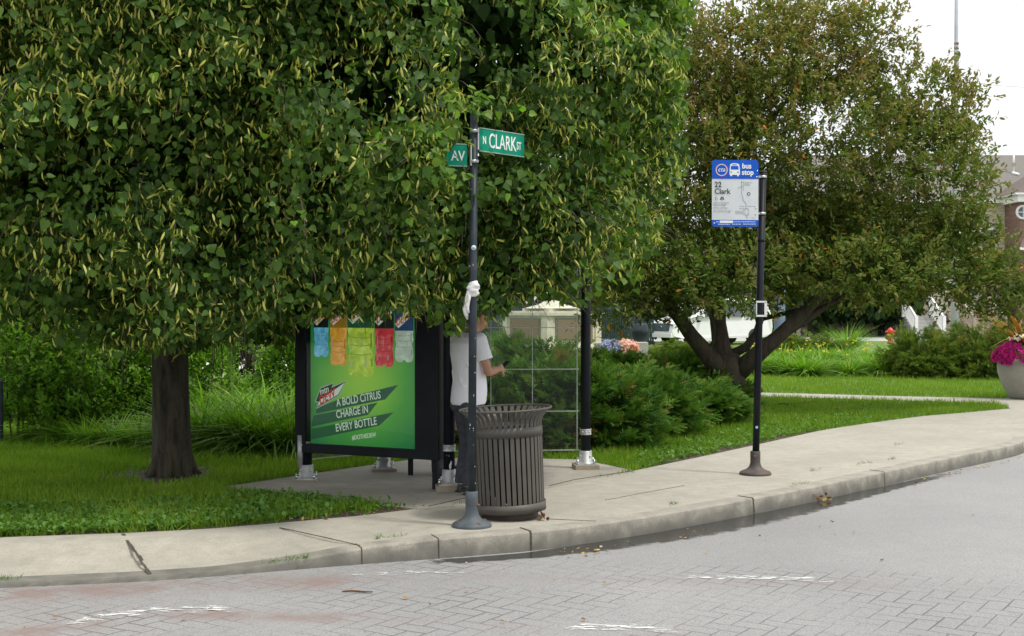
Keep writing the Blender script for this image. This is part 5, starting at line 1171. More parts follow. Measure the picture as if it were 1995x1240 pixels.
def head(mb, c, fwd, up, s=1.0):
    fwd = Vector(fwd).normalized(); up = Vector(up); up = (up - fwd * up.dot(fwd)).normalized(); lf = up.cross(fwd)
    Mx = Matrix((fwd, lf, up)).transposed().to_4x4(); W = lambda x, y, z: Vector(c) + fwd * x * s + lf * y * s + up * z * s
    E = lambda x, y, z, r: mb.ball(W(x, y, z), tuple(k * s for k in r), 18, M=Mx)
    E(-.012, 0, .03, (.098, .078, .095)); E(.03, 0, -.02, (.062, .064, .085)); E(.045, 0, -.075, (.042, .045, .035)); E(.068, 0, -.09, (.022, .024, .02))
    E(.082, 0, .028, (.02, .05, .016)); E(.098, 0, -.012, (.014, .010, .026)); E(.108, 0, -.026, (.014, .013, .010)); E(.09, 0, -.055, (.012, .024, .008)); E(.087, 0, -.068, (.011, .02, .007))
    for sg in (-1, 1): E(-.005, sg * .078, -.005, (.02, .010, .032)); E(.05, sg * .045, -.02, (.03, .02, .028)); E(.088, sg * .028, .012, (.008, .012, .007))
    return W, Mx, fwd, lf, up
def man():
    b = P(908, 962); b.x += .02; ang = R(34); t = thing('person', b, 'man in white t-shirt and charcoal trousers looking down at a phone in the shelter', 'person', rz=ang)
    # local space: x forward, y left, z up. height 1.74
    body = MB()
    hc = (.115, .0, 1.58); fw = (.80, -.18, -.60); upv = (.6, 0, .8)
    W, Mx, fwd, lf, up = head(body, hc, fw, upv, .98)
    cap(body, (.03, 0, 1.40), (.075, 0, 1.53), .056, .054); loft(body, [((.0, 0, .90), .11, .16), ((.0, 0, 1.0), .10, .145), ((-.01, 0, 1.15), .10, .14), ((-.02, 0, 1.30), .11, .17), ((-.01, 0, 1.40), .085, .15), ((.01, 0, 1.43), .05, .07)])
    sh = [Vector((-.0, -.185, 1.385)), Vector((0, .185, 1.385))]; el = [Vector((.06, -.235, 1.10)), Vector((.06, .235, 1.10))]; wr = [Vector((.235, -.15, 1.12)), Vector((.235, .06, 1.10))]
    for i in (0, 1):
        cap(body, sh[i], el[i], .046, .038); cap(body, el[i], el[i].lerp(wr[i], .35), .038, .040); cap(body, el[i].lerp(wr[i], .35), wr[i], .040, .026)
        d = (wr[i] - el[i]).normalized(); hand(body, wr[i] + d * .005, d + Vector((.1, .25 if i == 0 else -.25, -.02)), (.0, -.9 if i == 0 else .9, .35 if i == 0 else -.2), [.45, .5, .55, .6], 1 if i == 0 else -1)
    for sg in (-1, 1):
        hip = Vector((0, sg * .09, .88)); kn = Vector((.03 + .02 * sg, sg * .10, .47)); an = Vector((-.02 + .02 * sg, sg * .10, .09)); cap(body, hip, kn, .082, .055); cap(body, kn, an, .052, .036); cap(body, an, an + Vector((.12, 0, -.045)), .034, .03)
    fuse(body, 'body', .0055, M['skin'], t, 3, True)
    # hair: short, dark
    h = MB(); E = lambda x, y, z, r: h.ball(W(x, y, z), r, 18, M=Mx)
    E(-.022, 0, .045, (.099, .083, .095)); E(-.05, 0, .01, (.066, .078, .078)); E(.04, 0, .085, (.055, .07, .045)); E(.06, .02, .098, (.035, .04, .03)); E(.02, -.03, .11, (.04, .04, .03)); E(-.03, .02, .125, (.04, .04, .025))
    for k in range(26): a = random.random() * 6.28; e = random.uniform(.1, 1.4); E(-.02 + .085 * math.cos(a) * math.cos(e), .072 * math.sin(a) * math.cos(e), .05 + .088 * math.sin(e), (.018, .018, .016))
    fuse(h, 'hair', .008, M['hair'], t, 2, True)
    # t-shirt
    s = MB(); loft(s, [((-.005, 0, .80), .135, .180), ((.0, 0, .83), .150, .188), ((.01, 0, .93), .152, .185), ((.015, 0, 1.02), .142, .178), ((-.005, 0, 1.14), .128, .176), ((-.02, 0, 1.26), .130, .190), ((-.02, 0, 1.35), .122, .205), ((-.005, 0, 1.41), .098, .175), ((.01, 0, 1.445), .068, .095)])
    for i in (0, 1):
        m_ = sh[i].lerp(el[i], .62); s.tube([sh[i] - Vector((0, (sh[i].y) * .3, -.01)), sh[i], sh[i].lerp(el[i], .35), m_], [.066, .072, .070, .076], 18); s.ball(sh[i], .070, 16)
    # creases
    for (p, q, r) in (((-.115, -.10, 1.28), (-.115, -.05, 1.04), .012), ((-.125, .02, 1.25), (-.12, -.08, .98), .010), ((-.05, -.17, 1.1), (.1, -.13, .98), .012), ((-.12, -.1, .98), (.06, -.17, .87), .011), ((.11, -.1, 1.08), (.14, -.08, .88), .014), ((-.1, -.14, 1.16), (.02, -.18, 1.05), .010), ((-.115, .08, 1.1), (-.125, .02, .90), .012)): cap(s, p, q, r, r * .7, 10)
    fuse(s, 'tshirt', .008, M['tshirt'], t, 2, True)
    p = MB(); loft(p, [((.0, 0, .76), .12, .165), ((.0, 0, .86), .128, .172), ((.0, 0, .98), .118, .165)])
    for sg in (-1, 1):
        kn = Vector((.03 + .02 * sg, sg * .10, .47)); an = Vector((-.03 + .02 * sg, sg * .10, .085)); p.tube([(0, sg * .08, .86), (.01, sg * .088, .74), kn, kn.lerp(an, .5), an + Vector((0, 0, .06)), an], [.098, .098, .072, .064, .06, .064], 18); p.ball(kn, .071, 14)
        for k in range(5): z = .1 + k * .035; p.ball((an.x + .01, an.y, z), (.066, .064, .011), 14)
    for sg in (-1, 1): p.ball((-.07, sg * .08, .80), (.06, .08, .08), 14)
    fuse(p, 'trousers', .009, M['jeans'], t, 3, True)
    for sg in (-1, 1):
        an = Vector((-.02 + .02 * sg, sg * .10, 0)); q = MB(); q.ball(an + Vector((0, 0, .045)), (.05, .042, .045), 14); cap(q, an + Vector((-.02, 0, .032)), an + Vector((.13, 0, .03)), .036, .034); q.ball(an + Vector((.17, 0, .028)), (.045, .04, .028), 14); q.box(an + Vector((.07, 0, .008)), (.27, .075, .016)); fuse(q, 'shoe', .007, M['shoe'], t, 2, True)
        q = MB(); q.lathe([(.043, .075), (.046, .08), (.045, .105), (.04, .11)], an, 18); q.build('sock', M['sock'], t, local=True)
    ob = tag(t)
    return t, b, ang
mt, mb_, mang = man()
# the phone he holds
def w2(p): return Vector(mb_) + Matrix.Rotation(mang, 3, 'Z') @ Vector(p)
q = MB(); c = w2((.345, -.055, 1.14)); X_ = Matrix.Translation(c) @ Matrix.Rotation(mang, 4, 'Z') @ Matrix.Rotation(R(-40), 4, 'Y'); q.box(None, (.125, .065, .009), mat=X_)
ph = q.build('phone', M['black'], None, org=c, bevel=.002); tag(ph, 'small black phone held in front of the man in white', 'phone')
def waiter():
    b = P(862, 926); ang = R(-25); t = thing('person', b, 'half hidden person in maroon top and blue jeans standing behind the poster case', 'person', rz=ang)
    body = MB(); W, Mx, fwd, lf, up = head(body, (.03, 0, 1.50), (1, 0, -.25), (.2, 0, 1), .95)
    cap(body, (0, 0, 1.32), (.02, 0, 1.44), .05, .048); loft(body, [((0, 0, .85), .10, .15), ((0, 0, 1.1), .095, .13), ((0, 0, 1.28), .10, .155), ((0, 0, 1.35), .06, .10)])
    for sg in (-1, 1):
        a, e, w_ = Vector((0, sg * .17, 1.3)), Vector((-.02, sg * .22, 1.03)), Vector((.16, sg * .15, .92)); cap(body, a, e, .042, .035); cap(body, e, w_, .035, .025); hand(body, w_, (w_ - e), (0, sg, .2), [.5], sg * -1)
        cap(body, (0, sg * .09, .84), (.02, sg * .10, .45), .078, .05); cap(body, (.02, sg * .10, .45), (0, sg * .10, .08), .048, .034)
    fuse(body, 'body', .007, M['skin'], t, 3, True)
    h = MB(); h.ball(W(-.03, 0, .04), (.1, .085, .1), 16, M=Mx); h.ball(W(-.06, 0, -.06), (.055, .07, .1), 14, M=Mx); fuse(h, 'hair', .01, M['hair'], t, 2, True)
    s = MB(); loft(s, [((0, 0, .82), .125, .17), ((0, 0, 1.0), .12, .16), ((0, 0, 1.2), .12, .175), ((0, 0, 1.3), .1, .17), ((0, 0, 1.37), .06, .09)])
    for sg in (-1, 1): cap(s, (0, sg * .17, 1.3), (-.02, sg * .22, 1.03), .06, .052); cap(s, (-.02, sg * .22, 1.03), (.12, sg * .17, .95), .05, .042)
    fuse(s, 'top', .01, M['maroon'], t, 4, True)
    p = MB(); loft(p, [((0, 0, .74), .115, .16), ((0, 0, .95), .11, .155)])
    for sg in (-1, 1): p.tube([(0, sg * .08, .84), (.02, sg * .10, .45), (0, sg * .10, .13)], [.095, .07, .06], 16)
    fuse(p, 'trousers', .01, M['bluejeans'], t, 3, True)
    for sg in (-1, 1): q = MB(); cap(q, (0, sg * .10, .05), (0, sg * .10, .17), .062, .066); cap(q, (-.01, sg * .10, .045), (.14, sg * .10, .04), .052, .045); fuse(q, 'boot', .009, M['shoe'], t, 2, True)
waiter()
q = MB(); c = P(889, 926) + Vector((0, -.12, .63)); loft(q, [((0, 0, -.17), .085, .05), ((0, 0, -.15), .10, .06), ((0, 0, .05), .095, .05), ((0, 0, .15), .08, .03)]); q.tube([(-.06, 0, .14), (-.04, 0, .26), (.04, 0, .26), (.06, 0, .14)], .008, 8)
o = q.build('floral_bag', M['floral'], None); o.location = c; ORG[o.name] = None; tag(o, 'patterned cloth bag hanging between the shelter post and the man in white', 'bag')

# ------------------------------------------------------------------ planter
def planter():
    b = G0(2002, 778); t = thing('concrete_planter', b, 'round weathered concrete bowl planter at the right edge of the photo', 'planter'); k = b.y / F
    prof = [(0, 0), (30, 0), (36, 6), (48, 30), (55, 52), (56, 66), (52, 78), (46, 82), (44, 78), (50, 64), (0, 60)]
    mb = MB(); mb.lathe([(r * k, z * k) for r, z in prof], b, 48); mb.build('bowl', M['planter'], t)
    s = Scat(); n = 480; u = rnd(n); u[:, 2] = np.abs(u[:, 2]) - .35; p = u * np.array([64, 60, 42]) * k + np.array([b.x, b.y, 88 * k - .01])
    fn = u + [0, 0, .2]
    for a in range(5):
        side = np.cross(fn, rnd(n)); s.add(WL, WF, p, side + fn * .3, fn, .072, None)
    s.build('petunias', M['magenta'], t)
    s = Scat(); n = 900; u = rnd(n); u[:, 2] = np.abs(u[:, 2]) - .3; p = u * np.array([54, 54, 30]) * k * RNG.uniform(.75, 1.03, (n, 1)) + np.array([b.x, b.y, 86 * k]); s.add(WL, WF, p, rnd(n), u + [0, 0, .5], .055); s.build('foliage', M['shrub'], t)
    s = Scat(); n = 60; u = rnd(n); p = u * np.array([38, 30, 9]) * k + np.array([b.x, b.y - .05, 118 * k])
    for a in range(4): s.add(WL, WF, p, np.cross(u + [0, 0, 1], rnd(n)), u + [0, -.4, 1], .05)
    s.build('white_flowers', M['petalwhite'], t)
    s = daylily(1.0, 70, .04, .14); 
    o = s.build('spike_leaves', M['redspike'], t, local=True); o.location = (0, 0, 100 * k)
planter()

# ------------------------------------------------------------------ background
def monument():
    b = G0(1078, 692); t = thing('stone_monument', b, 'cream stone monument with brown inscription panels behind the junipers', 'monument'); rz = R(38)
    X = lambda x, y, z: b + Matrix.Rotation(rz, 3, 'Z') @ Vector((x, y, z)); w = 2.55
    c = b + Vector((0, w * .68, 0)); b2 = c
    X = lambda x, y, z: b2 + Matrix.Rotation(rz, 3, 'Z') @ Vector((x, y, z))
    bx = lambda mb, x, y, z, sx, sy, sz: mb.box(X(x, y, z), (sx, sy, sz), rz=rz)
    mb = MB(); bx(mb, 0, 0, .10, w + .9, w + .9, .2); bx(mb, 0, 0, .27, w + .35, w + .35, .14); mb.build('steps', M['cream'], t)
    mb = MB(); bx(mb, 0, 0, .34 + .53, w - .05, w - .05, 1.06); mb.build('block', M['cream'], t)
    for sx in (-1, 1):
        for sy in (-1, 1): mb = MB(); bx(mb, sx * (w / 2 - .12), sy * (w / 2 - .12), .87, .28, .28, 1.05); mb.build('corner_pier', M['cream'], t)
    mb = MB(); bx(mb, 0, 0, 1.45, w + .2, w + .2, .1); bx(mb, 0, 0, 1.53, w - .4, w - .4, .07); bx(mb, 0, 0, 1.61, w - 1.0, w - 1.0, .1); mb.build('cornice', M['cream'], t)
    mb = MB(); mb.lathe([(1.0, 1.66), (.9, 1.70), (.5, 1.8), (.3, 1.92), (.22, 2.0), (.17, 2.6), (.22, 2.64), (0, 2.64)], b2, 4 * 8); mb.build('finial', M['cream'], t)
    for (nx, ny) in ((0, -1), (-1, 0), (1, 0)):
        mb = MB(); bx(mb, nx * (w / 2 - .01), ny * (w / 2 - .01), .9, 1.75 if ny else .06, 1.75 if nx else .06, .82); p_ = mb.build('panel_frame', simple('grey_panel_frame', (.17, .16, .13), .6), t)
        mb = MB(); bx(mb, nx * (w / 2 + .005), ny * (w / 2 + .005), .9, 1.62 if ny else .06, 1.62 if nx else .06, .7); mb.build('panel', stripes('inscription_panel_bronze', (.2, .14, .08), (.13, .1, .065), .09), p_)
monument()
def fence():
    a, c = Vector((-3.5, 58, 0)), Vector((6.4, 58, 0)); t = thing('iron_fence', (a + c) / 2, 'dark green iron picket fence behind the monument and the lamp post', 'fence'); mb = MB(); x = a.x
    while x < c.x: mb.box((x, 58, .9), (.085, .05, 1.8)); x += .105
    mb.build('pickets', M['fence'], t); mb = MB()
    for z in (.15, 1.6): mb.box(((a.x + c.x) / 2, 58.0, z), (c.x - a.x, .08, .08))
    mb.build('rails', M['fence'], t)
    mb = MB(); mb.box(((a.x + c.x) / 2, 58.6, .0), (c.x - a.x + .2, .5, .25)); mb.build('footing', M['pad'], t)
    s, st = bush(2.2, 1.0, 2.2, 5000, .2); 
    its = [(Vector((x, 61.5, 0)), 0, x, (1, 1, .9), f'dark shrub mass behind the iron fence, {w_}') for x, w_ in ((-3, 'left of the monument'), (0, 'just behind the monument finial'), (3.2, 'between monument and lamp post'), (6, 'behind the lamp post'))]
    plant('fence_shrub', [(s, st)], its, 'shrub', 'shrubs behind the iron fence', ('foliage', 'stem'), [M['darkshrub']])
fence()
def lamppost():
    b = G0(1246, 697); t = thing('lamp_post', b, 'dark cast iron lamp post with ringed base behind the junipers', 'lamp post'); mb = MB()
    mb.lathe([(0, 0), (.30, 0), (.30, .2), (.27, .26), (.29, .32), (.29, .42), (.26, .48), (.27, .78), (.30, .82), (.30, .95), (.28, .99), (.27, 1.1), (.22, 1.16)], b, 24); mb.build('base', M['polepaint'], t)
    mb = MB(); mb.lathe([(.22, 1.1), (.20, 1.3), (.17, 2.2), (.12, 4.6), (0, 4.6)], b, 18); mb.build('shaft', M['polepaint'], t)
    mb = MB(); mb.lathe([(.12, 4.6), (.22, 4.75), (.3, 5.1), (.2, 5.4), (.05, 5.6), (0, 5.62)], b, 18); mb.build('lantern', M['signpale'], t)
lamppost()
def bouquet(px, py, m, label, n=90, r=.3):
    c = G0(px, py) ; s = Scat(); u = rnd(n); p = u * np.array([r, r * .6, r * .55]) + np.array(tuple(c)) + [0, 0, .62]
    for a in range(5): s.add(WL, WF, p, np.cross(u, rnd(n)) + u * .2, u, .11)
    t = thing('flower_pot', c, label, 'potted flowers', 'potted flowers by the grey slab'); s.build('blooms', m, t)
    mb = MB(); mb.lathe([(0, 0), (.13, 0), (.2, .5), (.18, .5), (0, .45)], c, 18); mb.build('pot', M['plinth'], t)
bouquet(1192, 722, M['petalblue'], 'pot of pale blue flowers in front of the grey slab'); bouquet(1221, 722, M['petalpink'], 'pot of pale pink flowers in front of the grey slab')
mb = MB(); c = G0(1205, 716); mb.box(c + Vector((.1, .3, .35)), (1.5, .5, .7)); tag(mb.build('stone_slab', M['planter'], None, org=c, bevel=.02), 'low grey stone block behind the blue and pink flowers', 'stone block')
def van():
    fp = P(1262, 672, .0); yaw = R(28)
    # local: x forward (towards the left of the picture), y left
    b = P(1385, 671); t = thing('white_van', b, 'white van with dark grille parked beyond the crabapple', 'van', rz=math.pi + yaw)
    Lh = 2.75; w = .98
    sec = [(-2.75, .45, .35, .9), (-2.78, .9, 0, 0)]
    side = [(-2.75, .42), (-2.8, .8), (-2.72, 1.35), (-2.55, 2.0), (-2.3, 2.08), (.5, 2.08), (.85, 2.0), (1.55, 1.32), (2.45, 1.12), (2.7, .98), (2.78, .6), (2.72, .38), (2.2, .30), (-2.3, .30)]
    mb = MB(); n = len(side); inset = [0.02, 0, 0, .09, .13, .13, .11, .02, .05, .1, .08, .08, .02, .02]
    vs = [Vector((x, (w - i_) * s_, z)) for s_ in (-1, 1) for (x, z), i_ in zip(side, inset)]
    mb.add(vs, [tuple(range(n)), tuple(range(n, 2 * n))[::-1]] + [(i, n + i, n + (i + 1) % n, (i + 1) % n) for i in range(n)]); bd = mb.build('body', M['carwhite'], t, bevel=.05, local=True)
    mb = MB(); mb.add([Vector(v) for v in ((.9, -.8, 1.93), (.9, .8, 1.93), (1.5, .88, 1.38), (1.5, -.88, 1.38))], [(0, 1, 2, 3)]); me = mb.build('windscreen', M['window'], t, local=True); me.location = (.035, 0, .035)
    for s_ in (-1, 1):
        for (x0, x1) in ((.0, .85), (-1.1, -.12), (-2.3, -1.22)):
            mb = MB(); y0, y1 = .99 * s_, .905 * s_; mb.add([(x0, y0, 1.28), (x1 + (.4 if x1 > .5 else 0), y0, 1.28), (x1, y1, 1.88), (x0, y1, 1.88)], [(0, 1, 2, 3)]); mb.build('side_window', M['window'], t, local=True)
        for x in (1.75, -1.75):
            wl = MB(); T_ = Matrix.Translation((x, .86 * s_, .36)) @ Matrix.Rotation(R(90), 4, 'X'); wl.lathe([(0, -.12), (.3, -.12), (.36, -.09), (.36, .09), (.3, .12), (0, .12)], M=T_, seg=24); wh = wl.build('wheel', M['tyre'], t, local=True)
            wl = MB(); wl.lathe([(0, -.135), (.2, -.13), (.21, -.1), (.21, .1), (.2, .13), (0, .135)], M=T_, seg=20); wl.build('hubcap', M['chrome'], wh, local=True)
        mb = MB(); mb.box((2.66, .78 * s_, .86), (.16, .26, .2)); mb.build('headlight', M['signpale'], t, bevel=.02, local=True)
        mb = MB(); mb.box((-2.74, .88 * s_, 1.15), (.12, .12, .42)); mb.build('taillight', M['redlamp'], t, local=True)
        mb = MB(); mb.box((1.25, 1.06 * s_, 1.35), (.12, .2, .24)); mb.build('wing_mirror', M['carwhite'], t, bevel=.02, local=True)
    mb = MB(); mb.prism([(-.62, 0), (.62, 0), (.66, .36), (-.66, .36)], (0, 1, 0), (-.1, 0, 1), (1, 0, 0), (2.77, 0, .62), .03); gr = mb.build('grille', M['window'], t, local=True)
    mb = MB(); mb.ball((2.80, 0, .81), (.02, .13, .055), 16); mb.build('badge', M['chrome'], gr, local=True)
    mb = MB(); mb.box((2.74, 0, .44), (.2, 1.75, .2)); mb.build('bumper', M['carwhite'], t, bevel=.03, local=True)
van()
def house():
    D = 76.; k = D / F; X = lambda px: (px - CX) * k; Z = lambda py: H - (py - HY) * k
    t = thing('townhouse', (X(1800), D, 0), 'two storey house with cream siding, grey roof and red brick bay behind the crabapple', 'house')
    mb = MB(); x0, x1 = X(1560), X(2300); ze = Z(392); mb.box(((x0 + x1) / 2, D + 5, ze / 2), (x1 - x0, 9.98, ze)); mb.build('wall', M['siding'], t)
    mb = MB(); zr = ze + 3.3; ov = .3
    vs = [(x0 - ov, D - .25, ze - .02), (x1, D - .25, ze - .02), (x1, D + 5, zr), (x0 - ov, D + 5, zr), (x1, D + 10.3, ze - .02), (x0 - ov, D + 10.3, ze - .02)]
    mb.add(vs, [(0, 1, 2, 3), (3, 2, 4, 5), (0, 3, 5), (1, 4, 2), (0, 5, 4, 1)]); rf = mb.build('roof', M['shingle'], t)
    mb = MB(); mb.box(((x0 + x1) / 2, D - .32, ze - .05), (x1 - x0 + .6, .12, .18)); mb.build('gutter', M['trim'], t)
    mb = MB(); yv = D + 2.8; xv = (1974 - CX) * yv / F; mb.tube([(xv, yv, ze + 1.8), (xv, yv, H + (HY - 289) * yv / F)], .06, 10); mb.tube([(xv - .1, yv, ze + 1.95), (xv + .25, yv - .25, ze + 1.8)], .1, 10); mb.build('vent_pipe', M['trim'], rf)
    mb = MB(); mb.tube([(X(1931), D + 4.9, zr - .2), (X(1931), D + 4.9, zr + .18)], .07, 8); mb.build('vent_pipe', M['trim'], rf)
    # brick bay
    bx0, bx1 = X(1957), X(2200); zb = Z(400); yf = D - 2.2; kk = yf / F
    mb = MB(); mb.box(((bx0 + bx1) / 2, D - 1.1, zb / 2), (bx1 - bx0, 2.2, zb)); mb.build('brick_bay', M['brick'], t)
    mb = MB(); mb.box(((bx0 + bx1) / 2, D - 1.25, zb + .2), (bx1 - bx0 + .5, 2.7, .42)); mb.build('fascia', M['trim'], t); mb = MB(); mb.box(((bx0 + bx1) / 2, D - 1.3, zb + .44), (bx1 - bx0 + .9, 2.9, .1)); mb.build('gutter', M['trim'], t)
    mb = MB(); cx = (bx0 + bx1) / 2; mb.add([(bx0 - .5, yf - .5, zb + .49), (bx1 + .5, yf - .5, zb + .49), (cx, D, zb + 3), (cx - .2, D + 1, zb + 3), (bx0 - .5, D + 1.2, zb + .49), (bx1 + .5, D + 1.2, zb + .49)], [(0, 1, 2), (0, 2, 3, 4), (1, 5, 2), (0, 4, 5, 1)]); mb.build('bay_roof', M['shingle2'], t)
    # round window
    T_ = Matrix.Translation(((1992 - CX) * kk, yf - .02, H - (414 - HY) * kk)) @ Matrix.Rotation(R(90), 4, 'X'); mb = MB(); mb.lathe([(.30, -.01), (.30, .07), (.42, .07), (.42, -.01)], M=T_, seg=32); wf = mb.build('round_window', M['trim'], t)
    mb = MB(); mb.lathe([(0, .02), (.30, .02)], M=T_, seg=32); mb.build('pane', M['window'], wf); mb = MB(); mb.box(T_ @ Vector((0, 0, .04)), (.6, .03, .04)); mb.box(T_ @ Vector((0, 0, .045)), (.04, .03, .6)); mb.build('glazing_bar', M['trim'], wf)
    # porch roof below it
    mb = MB(); za = H - (484 - HY) * kk; mb.add([(bx0 - .6, yf - 1.6, za), (bx1, yf - 1.6, za), (bx1, yf - .01, za + .55), (bx0 + .2, yf - .01, za + .55)], [(0, 1, 2, 3)]); mb.build('porch_roof', M['shingle2'], t); mb = MB(); mb.box(((bx0 + bx1) / 2, yf - 1.6, za - .1), (bx1 - bx0 + 1.2, .12, .16)); mb.build('gutter', M['trim'], t)
    for (px, py, ww, hh) in ((1620, 480, 1.1, 1.7), (1720, 480, 1.1, 1.7), (1860, 480, 1.1, 1.7), (1925, 470, .9, 1.5), (1620, 590, 1.2, 1.7), (1705, 592, 1.2, 1.7)):
        mb = MB(); mb.box((X(px), D - .03, Z(py)), (ww, .1, hh)); f_ = mb.build('window', M['trim'], t); mb = MB(); mb.box((X(px), D - .085, Z(py)), (ww - .2, .02, hh - .2)); mb.build('pane', M['window'], f_)
house()
def house2():
    D = 84.; k = D / F; X = lambda px: (px - CX) * k; Z = lambda py: H - (py - HY) * k; x0, x1 = X(1330), X(1558)
    t = thing('brick_house', ((x0 + x1) / 2, D, 0), 'tan and brick house glimpsed through the crabapple fork behind the blue grey post', 'house'); z1 = 6.0
    mb = MB(); mb.box(((x0 + x1) / 2, D + 4, .9), (x1 - x0, 8, 1.8)); mb.build('brick_base', M['brick'], t); mb = MB(); mb.box(((x0 + x1) / 2, D + 4, 1.8 + (z1 - 1.8) / 2), (x1 - x0 - .1, 7.9, z1 - 1.8)); mb.build('wall', M['tan'], t)
    mb = MB(); mb.add([(x0 - .3, D - .3, z1), (x1 + .3, D - .3, z1), (x1 + .3, D + 4, z1 + 1.6), (x0 - .3, D + 4, z1 + 1.6), (x1 + .3, D + 8.3, z1), (x0 - .3, D + 8.3, z1)], [(0, 1, 2, 3), (3, 2, 4, 5), (0, 3, 5), (1, 4, 2), (0, 5, 4, 1)]); mb.build('roof', M['shingle'], t)
    for px in (1370, 1440, 1500, 1540):
        mb = MB(); mb.box((X(px), D - .03, 3.2), (1.0, .1, 1.6)); f_ = mb.build('window', M['trim'], t); mb = MB(); mb.box((X(px), D - .085, 3.2), (.8, .02, 1.4)); mb.build('pane', M['window'], f_)
house2()
def stairs(px0, px1, py0, py1, D, m, label, rail_left=True):
    k = D / F; X = lambda px: (px - CX) * k; Z = lambda py: H - (py - HY) * k; x0, x1 = X(px0), X(px1); t = thing('porch_stairs', ((x0 + x1) / 2, D, 0), label, 'stairs', 'porch stairs of the house')
    n = 8; h = Z(py0) * .62; mb = MB()
    for i in range(n): mb.box(((x0 + x1) / 2, D + i * .28, h * (i + 1) / n / 2), (x1 - x0, .279, h * (i + 1) / n))
    mb.build('steps', M['greysiding'] if m is M['trim'] else m, t)
    for x in (x0, x1):
        for yy, zz in ((D - .1, 0), (D + n * .28, h)): mb = MB(); mb.box((x, yy, zz + .6), (.17, .17, 1.25)); mb.build('newel_post', m, t)
        mb = MB(); mb.bar((x, D - .1, 1.15), (x, D + n * .28, h + 1.15), .1, .08); mb.bar((x, D - .1, .3), (x, D + n * .28, h + .3), .06, .06)
        for i in range(14): f = i / 14; mb.box((x, D + f * n * .28, h * f + .7), (.045, .045, .85))
        mb.build('railing', m, t)
stairs(1784, 1838, 592, 640, 70, M['trim'], 'white railed porch stairs rising behind the right juniper'); stairs(1897, 1957, 598, 640, 70, M['tan'], 'tan timber stairs right of the white mast')
def mast():
    D = 62.; b = Vector(((1860 - CX) * D / F, D, 0)); t = thing('white_mast', b, 'tall white mast with dark worn bands rising above the house', 'mast'); top = Q(1862, -60, D).z
    mb = MB(); z = [0, 2, 6, 10, 13, top]; mb.tube([b + Vector((.05 * zz / top, 0, zz)) for zz in z], [.185, .17, .15, .13, .10, .085], 16); p = mb.build('shaft', M['poledirty'], t)
    mb = MB()
    for (y0, y1) in ((84, 88), (92, 97), (101, 108), (110, 113), (116, 120), (124, 140)):
        a, c = Q(1862, y0, D), Q(1862, y1, D); r = .118; mb.tube([Vector((b.x + .05, D, c.z)), Vector((b.x + .05, D, a.z))], r, 16)
    mb.build('dark_bands', simple('brown_worn_band', (.13, .11, .10), .8, 0, (.4, .36, .33), 14), p)
    w = MB(); a, c = Q(1500, 100, 90), Q(2400, 170, 90); w.tube([a.lerp(c, i / 12) - Vector((0, 0, 1.2 * math.sin(3.1416 * i / 12))) for i in range(13)], .012, 5); tag(w.build('overhead_wire', M['wire'], None, org=a), 'thin pale overhead wire crossing the white sky', 'wire')
mast()
def hydrant():
    b = Vector(((1735 - CX) * 72 / F, 60, 0)); b.x = (1735 - CX) * 60 / F; t = thing('fire_hydrant', b, 'red fire hydrant with yellow collar beyond the far lawn', 'fire hydrant'); mb = MB()
    mb.lathe([(0, 0), (.17, 0), (.17, .05), (.12, .06), (.12, .36), (0, .36)], b, 18); mb.build('barrel', M['hydrantred'], t); mb = MB(); mb.lathe([(0, .36), (.17, .36), (.17, .44), (0, .44)], b, 18); mb.build('collar', M['hydrantyellow'], t)
    mb = MB(); mb.lathe([(.13, .44), (.15, .5), (.15, .6), (.11, .68), (.04, .73), (0, .76)], b, 18)
    for s_ in (-1, 1): mb.tube([b + Vector((s_ * .1, 0, .54)), b + Vector((s_ * .23, 0, .54))], .065, 10)
    mb.tube([b + Vector((0, -.1, .54)), b + Vector((0, -.22, .54))], .075, 10); mb.build('bonnet', M['hydrantred'], t)
hydrant()
D = 56.; b = Vector(((1519 - CX) * D / F, D, 0)); mb = MB(); mb.lathe([(0, 0), (.25, 0), (.24, .3), (.24, 4.5), (0, 4.5)], b, 18); t = thing('utility_post', b, 'thick blue grey post seen through the crabapple fork', 'post'); mb.build('shaft', M['bluegrey'], t); mb = MB(); mb.box(b + Vector((-.25, -.18, 1.7)), (.22, .2, .7)); mb.build('box', M['black'], t); mb = MB(); mb.lathe([(.242, 2.2), (.252, 2.2), (.252, 2.25), (.242, 2.25)], b, 18); mb.build('band', M['signpale'], t)
b = G0(0, 868); mb = MB(); mb.lathe([(0, 0), (.05, 0), (.05, .03), (.035, .04), (.035, .78), (.025, .8), (0, .8)], b, 16); t = thing('short_post', b, 'blue grey post at the left edge in front of the hedge', 'post'); mb.build('shaft', M['polepaint'], t)
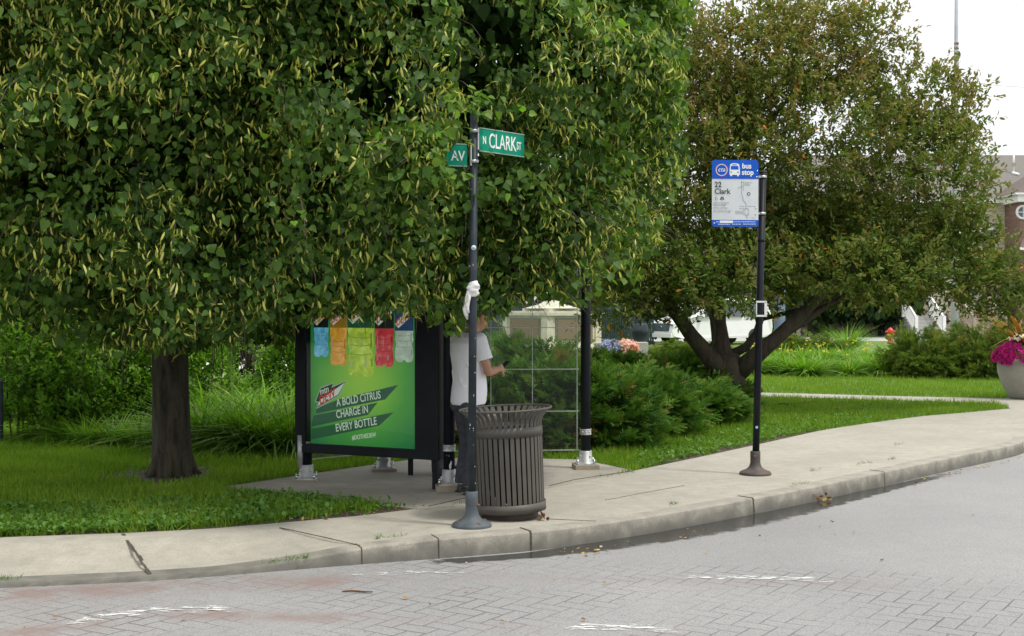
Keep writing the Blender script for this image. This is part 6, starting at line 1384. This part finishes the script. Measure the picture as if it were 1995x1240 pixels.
# gardens across the far street
gp = [bush(1.0, .7, 1.4, 3000, .12), bush(1.2, .8, .9, 3000, .12)]
plant('garden_shrub', gp, [
    (Vector(((1560 - CX) * 80 / F, 80, 0)), 0, 0, (1.3, 1, 1.5), 'green garden shrub by the house, left of centre under the crabapple limb'), (Vector(((1620 - CX) * 80 / F, 80, 0)), 1, 1, (1.2, 1, 1.4), 'low yellow green garden shrub in front of the house'),
    (Vector(((1690 - CX) * 80 / F, 80, 0)), 0, 2, (1.1, 1, 1.9), 'tall green garden shrub left of the hydrant, near the house'), (Vector(((1715 - CX) * 79 / F, 79, 0)), 1, 3, (1.4, 1, 1.1), 'broad leaved plant beside the fire hydrant'),
    (Vector(((1655 - CX) * 82 / F, 82, 0)), 0, 4, (1.4, 1, 2.0), 'tall garden shrub against the middle of the house'), (Vector(((1500 - CX) * 62 / F, 62, 0)), 1, 5, (.8, 1, 1.2), 'yellow green shrub beside the rear of the van')], 'shrub', 'shrubs in the far garden', ('foliage', 'stem'), [M['shrub']] * 2)
s, st = bush(2.0, 1.2, 2.9, 4200, .14); plant('purple_shrub', [(s, st)], [(Vector(((1765 - CX) * 80 / F, 77, 0)), 0, 0, 1, 'dark purple leaved shrub left of the white stairs'), (Vector(((1880 - CX) * 80 / F, 75.2, 0)), 0, 2, (.8, .5, 1.05), 'dark purple leaved shrub between the white mast and the tan stairs')], 'shrub', 'purple shrubs by the stairs', ('foliage', 'stem'), [M['purple']])
s, st = bush(1.0, .6, 1.1, 1500, .11); plant('flowering_shrub', [(s, st)], [(Vector(((1755 - CX) * 74.5 / F, 74.5, 0)), 0, 0, 1, 'pale lilac flowering shrub right of the fire hydrant')], 'shrub', None, ('foliage', 'stem'), [M['lilac']])
# distant trees closing the view behind the big linden and fence
def fartree(x, y, h, r, label):
    t = thing('distant_tree', (x, y, 0), label, 'tree', 'distant trees'); s = Scat(); K = 260; u = rnd(K); tip = u * [r, r, h * .42] * RNG.uniform(.6, 1, (K, 1)) + [x, y, h * .58]; J = 20
    lp = (tip[:, None, :] + RNG.normal(0, .45, (K, J, 3))).reshape(-1, 3); s.add(WL, WF, lp, rnd(K * J), rnd(K * J) + [0, 0, 1], RNG.uniform(.35, .6, K * J)); s.build('crown', M['darkshrub'], t)
    mb = MB(); mb.tube([(x, y, 0), (x, y, h * .5), (x + .3, y, h * .8)], [.3, .22, .08], 10); mb.build('trunk', M['bark'], t)
for x, y, h, r, l in ((-16, 60, 9, 4.5, 'distant tree behind the hedge at the far left'), (-9, 62, 9, 4.2, 'distant tree hidden behind the linden trunk'), (-2.5, 70, 9.5, 4.5, 'distant tree behind the monument'), (4.5, 72, 8, 4, 'distant tree behind the lamp post and iron fence')): fartree(x, y, h, r, l)

for x, y, h, r, l in (((1590 - CX) * 73 / F, 74, 6.5, 2.6, 'dark garden tree under the crabapple limb, nearest the white van'), ((1680 - CX) * 73 / F, 73.5, 6.5, 2.5, 'dark garden tree in front of the house, above the far daylily bed'), ((1740 - CX) * 73 / F, 75, 6.0, 2.2, 'dark garden tree left of the white stairs')): fartree(x, y, h, r, l)
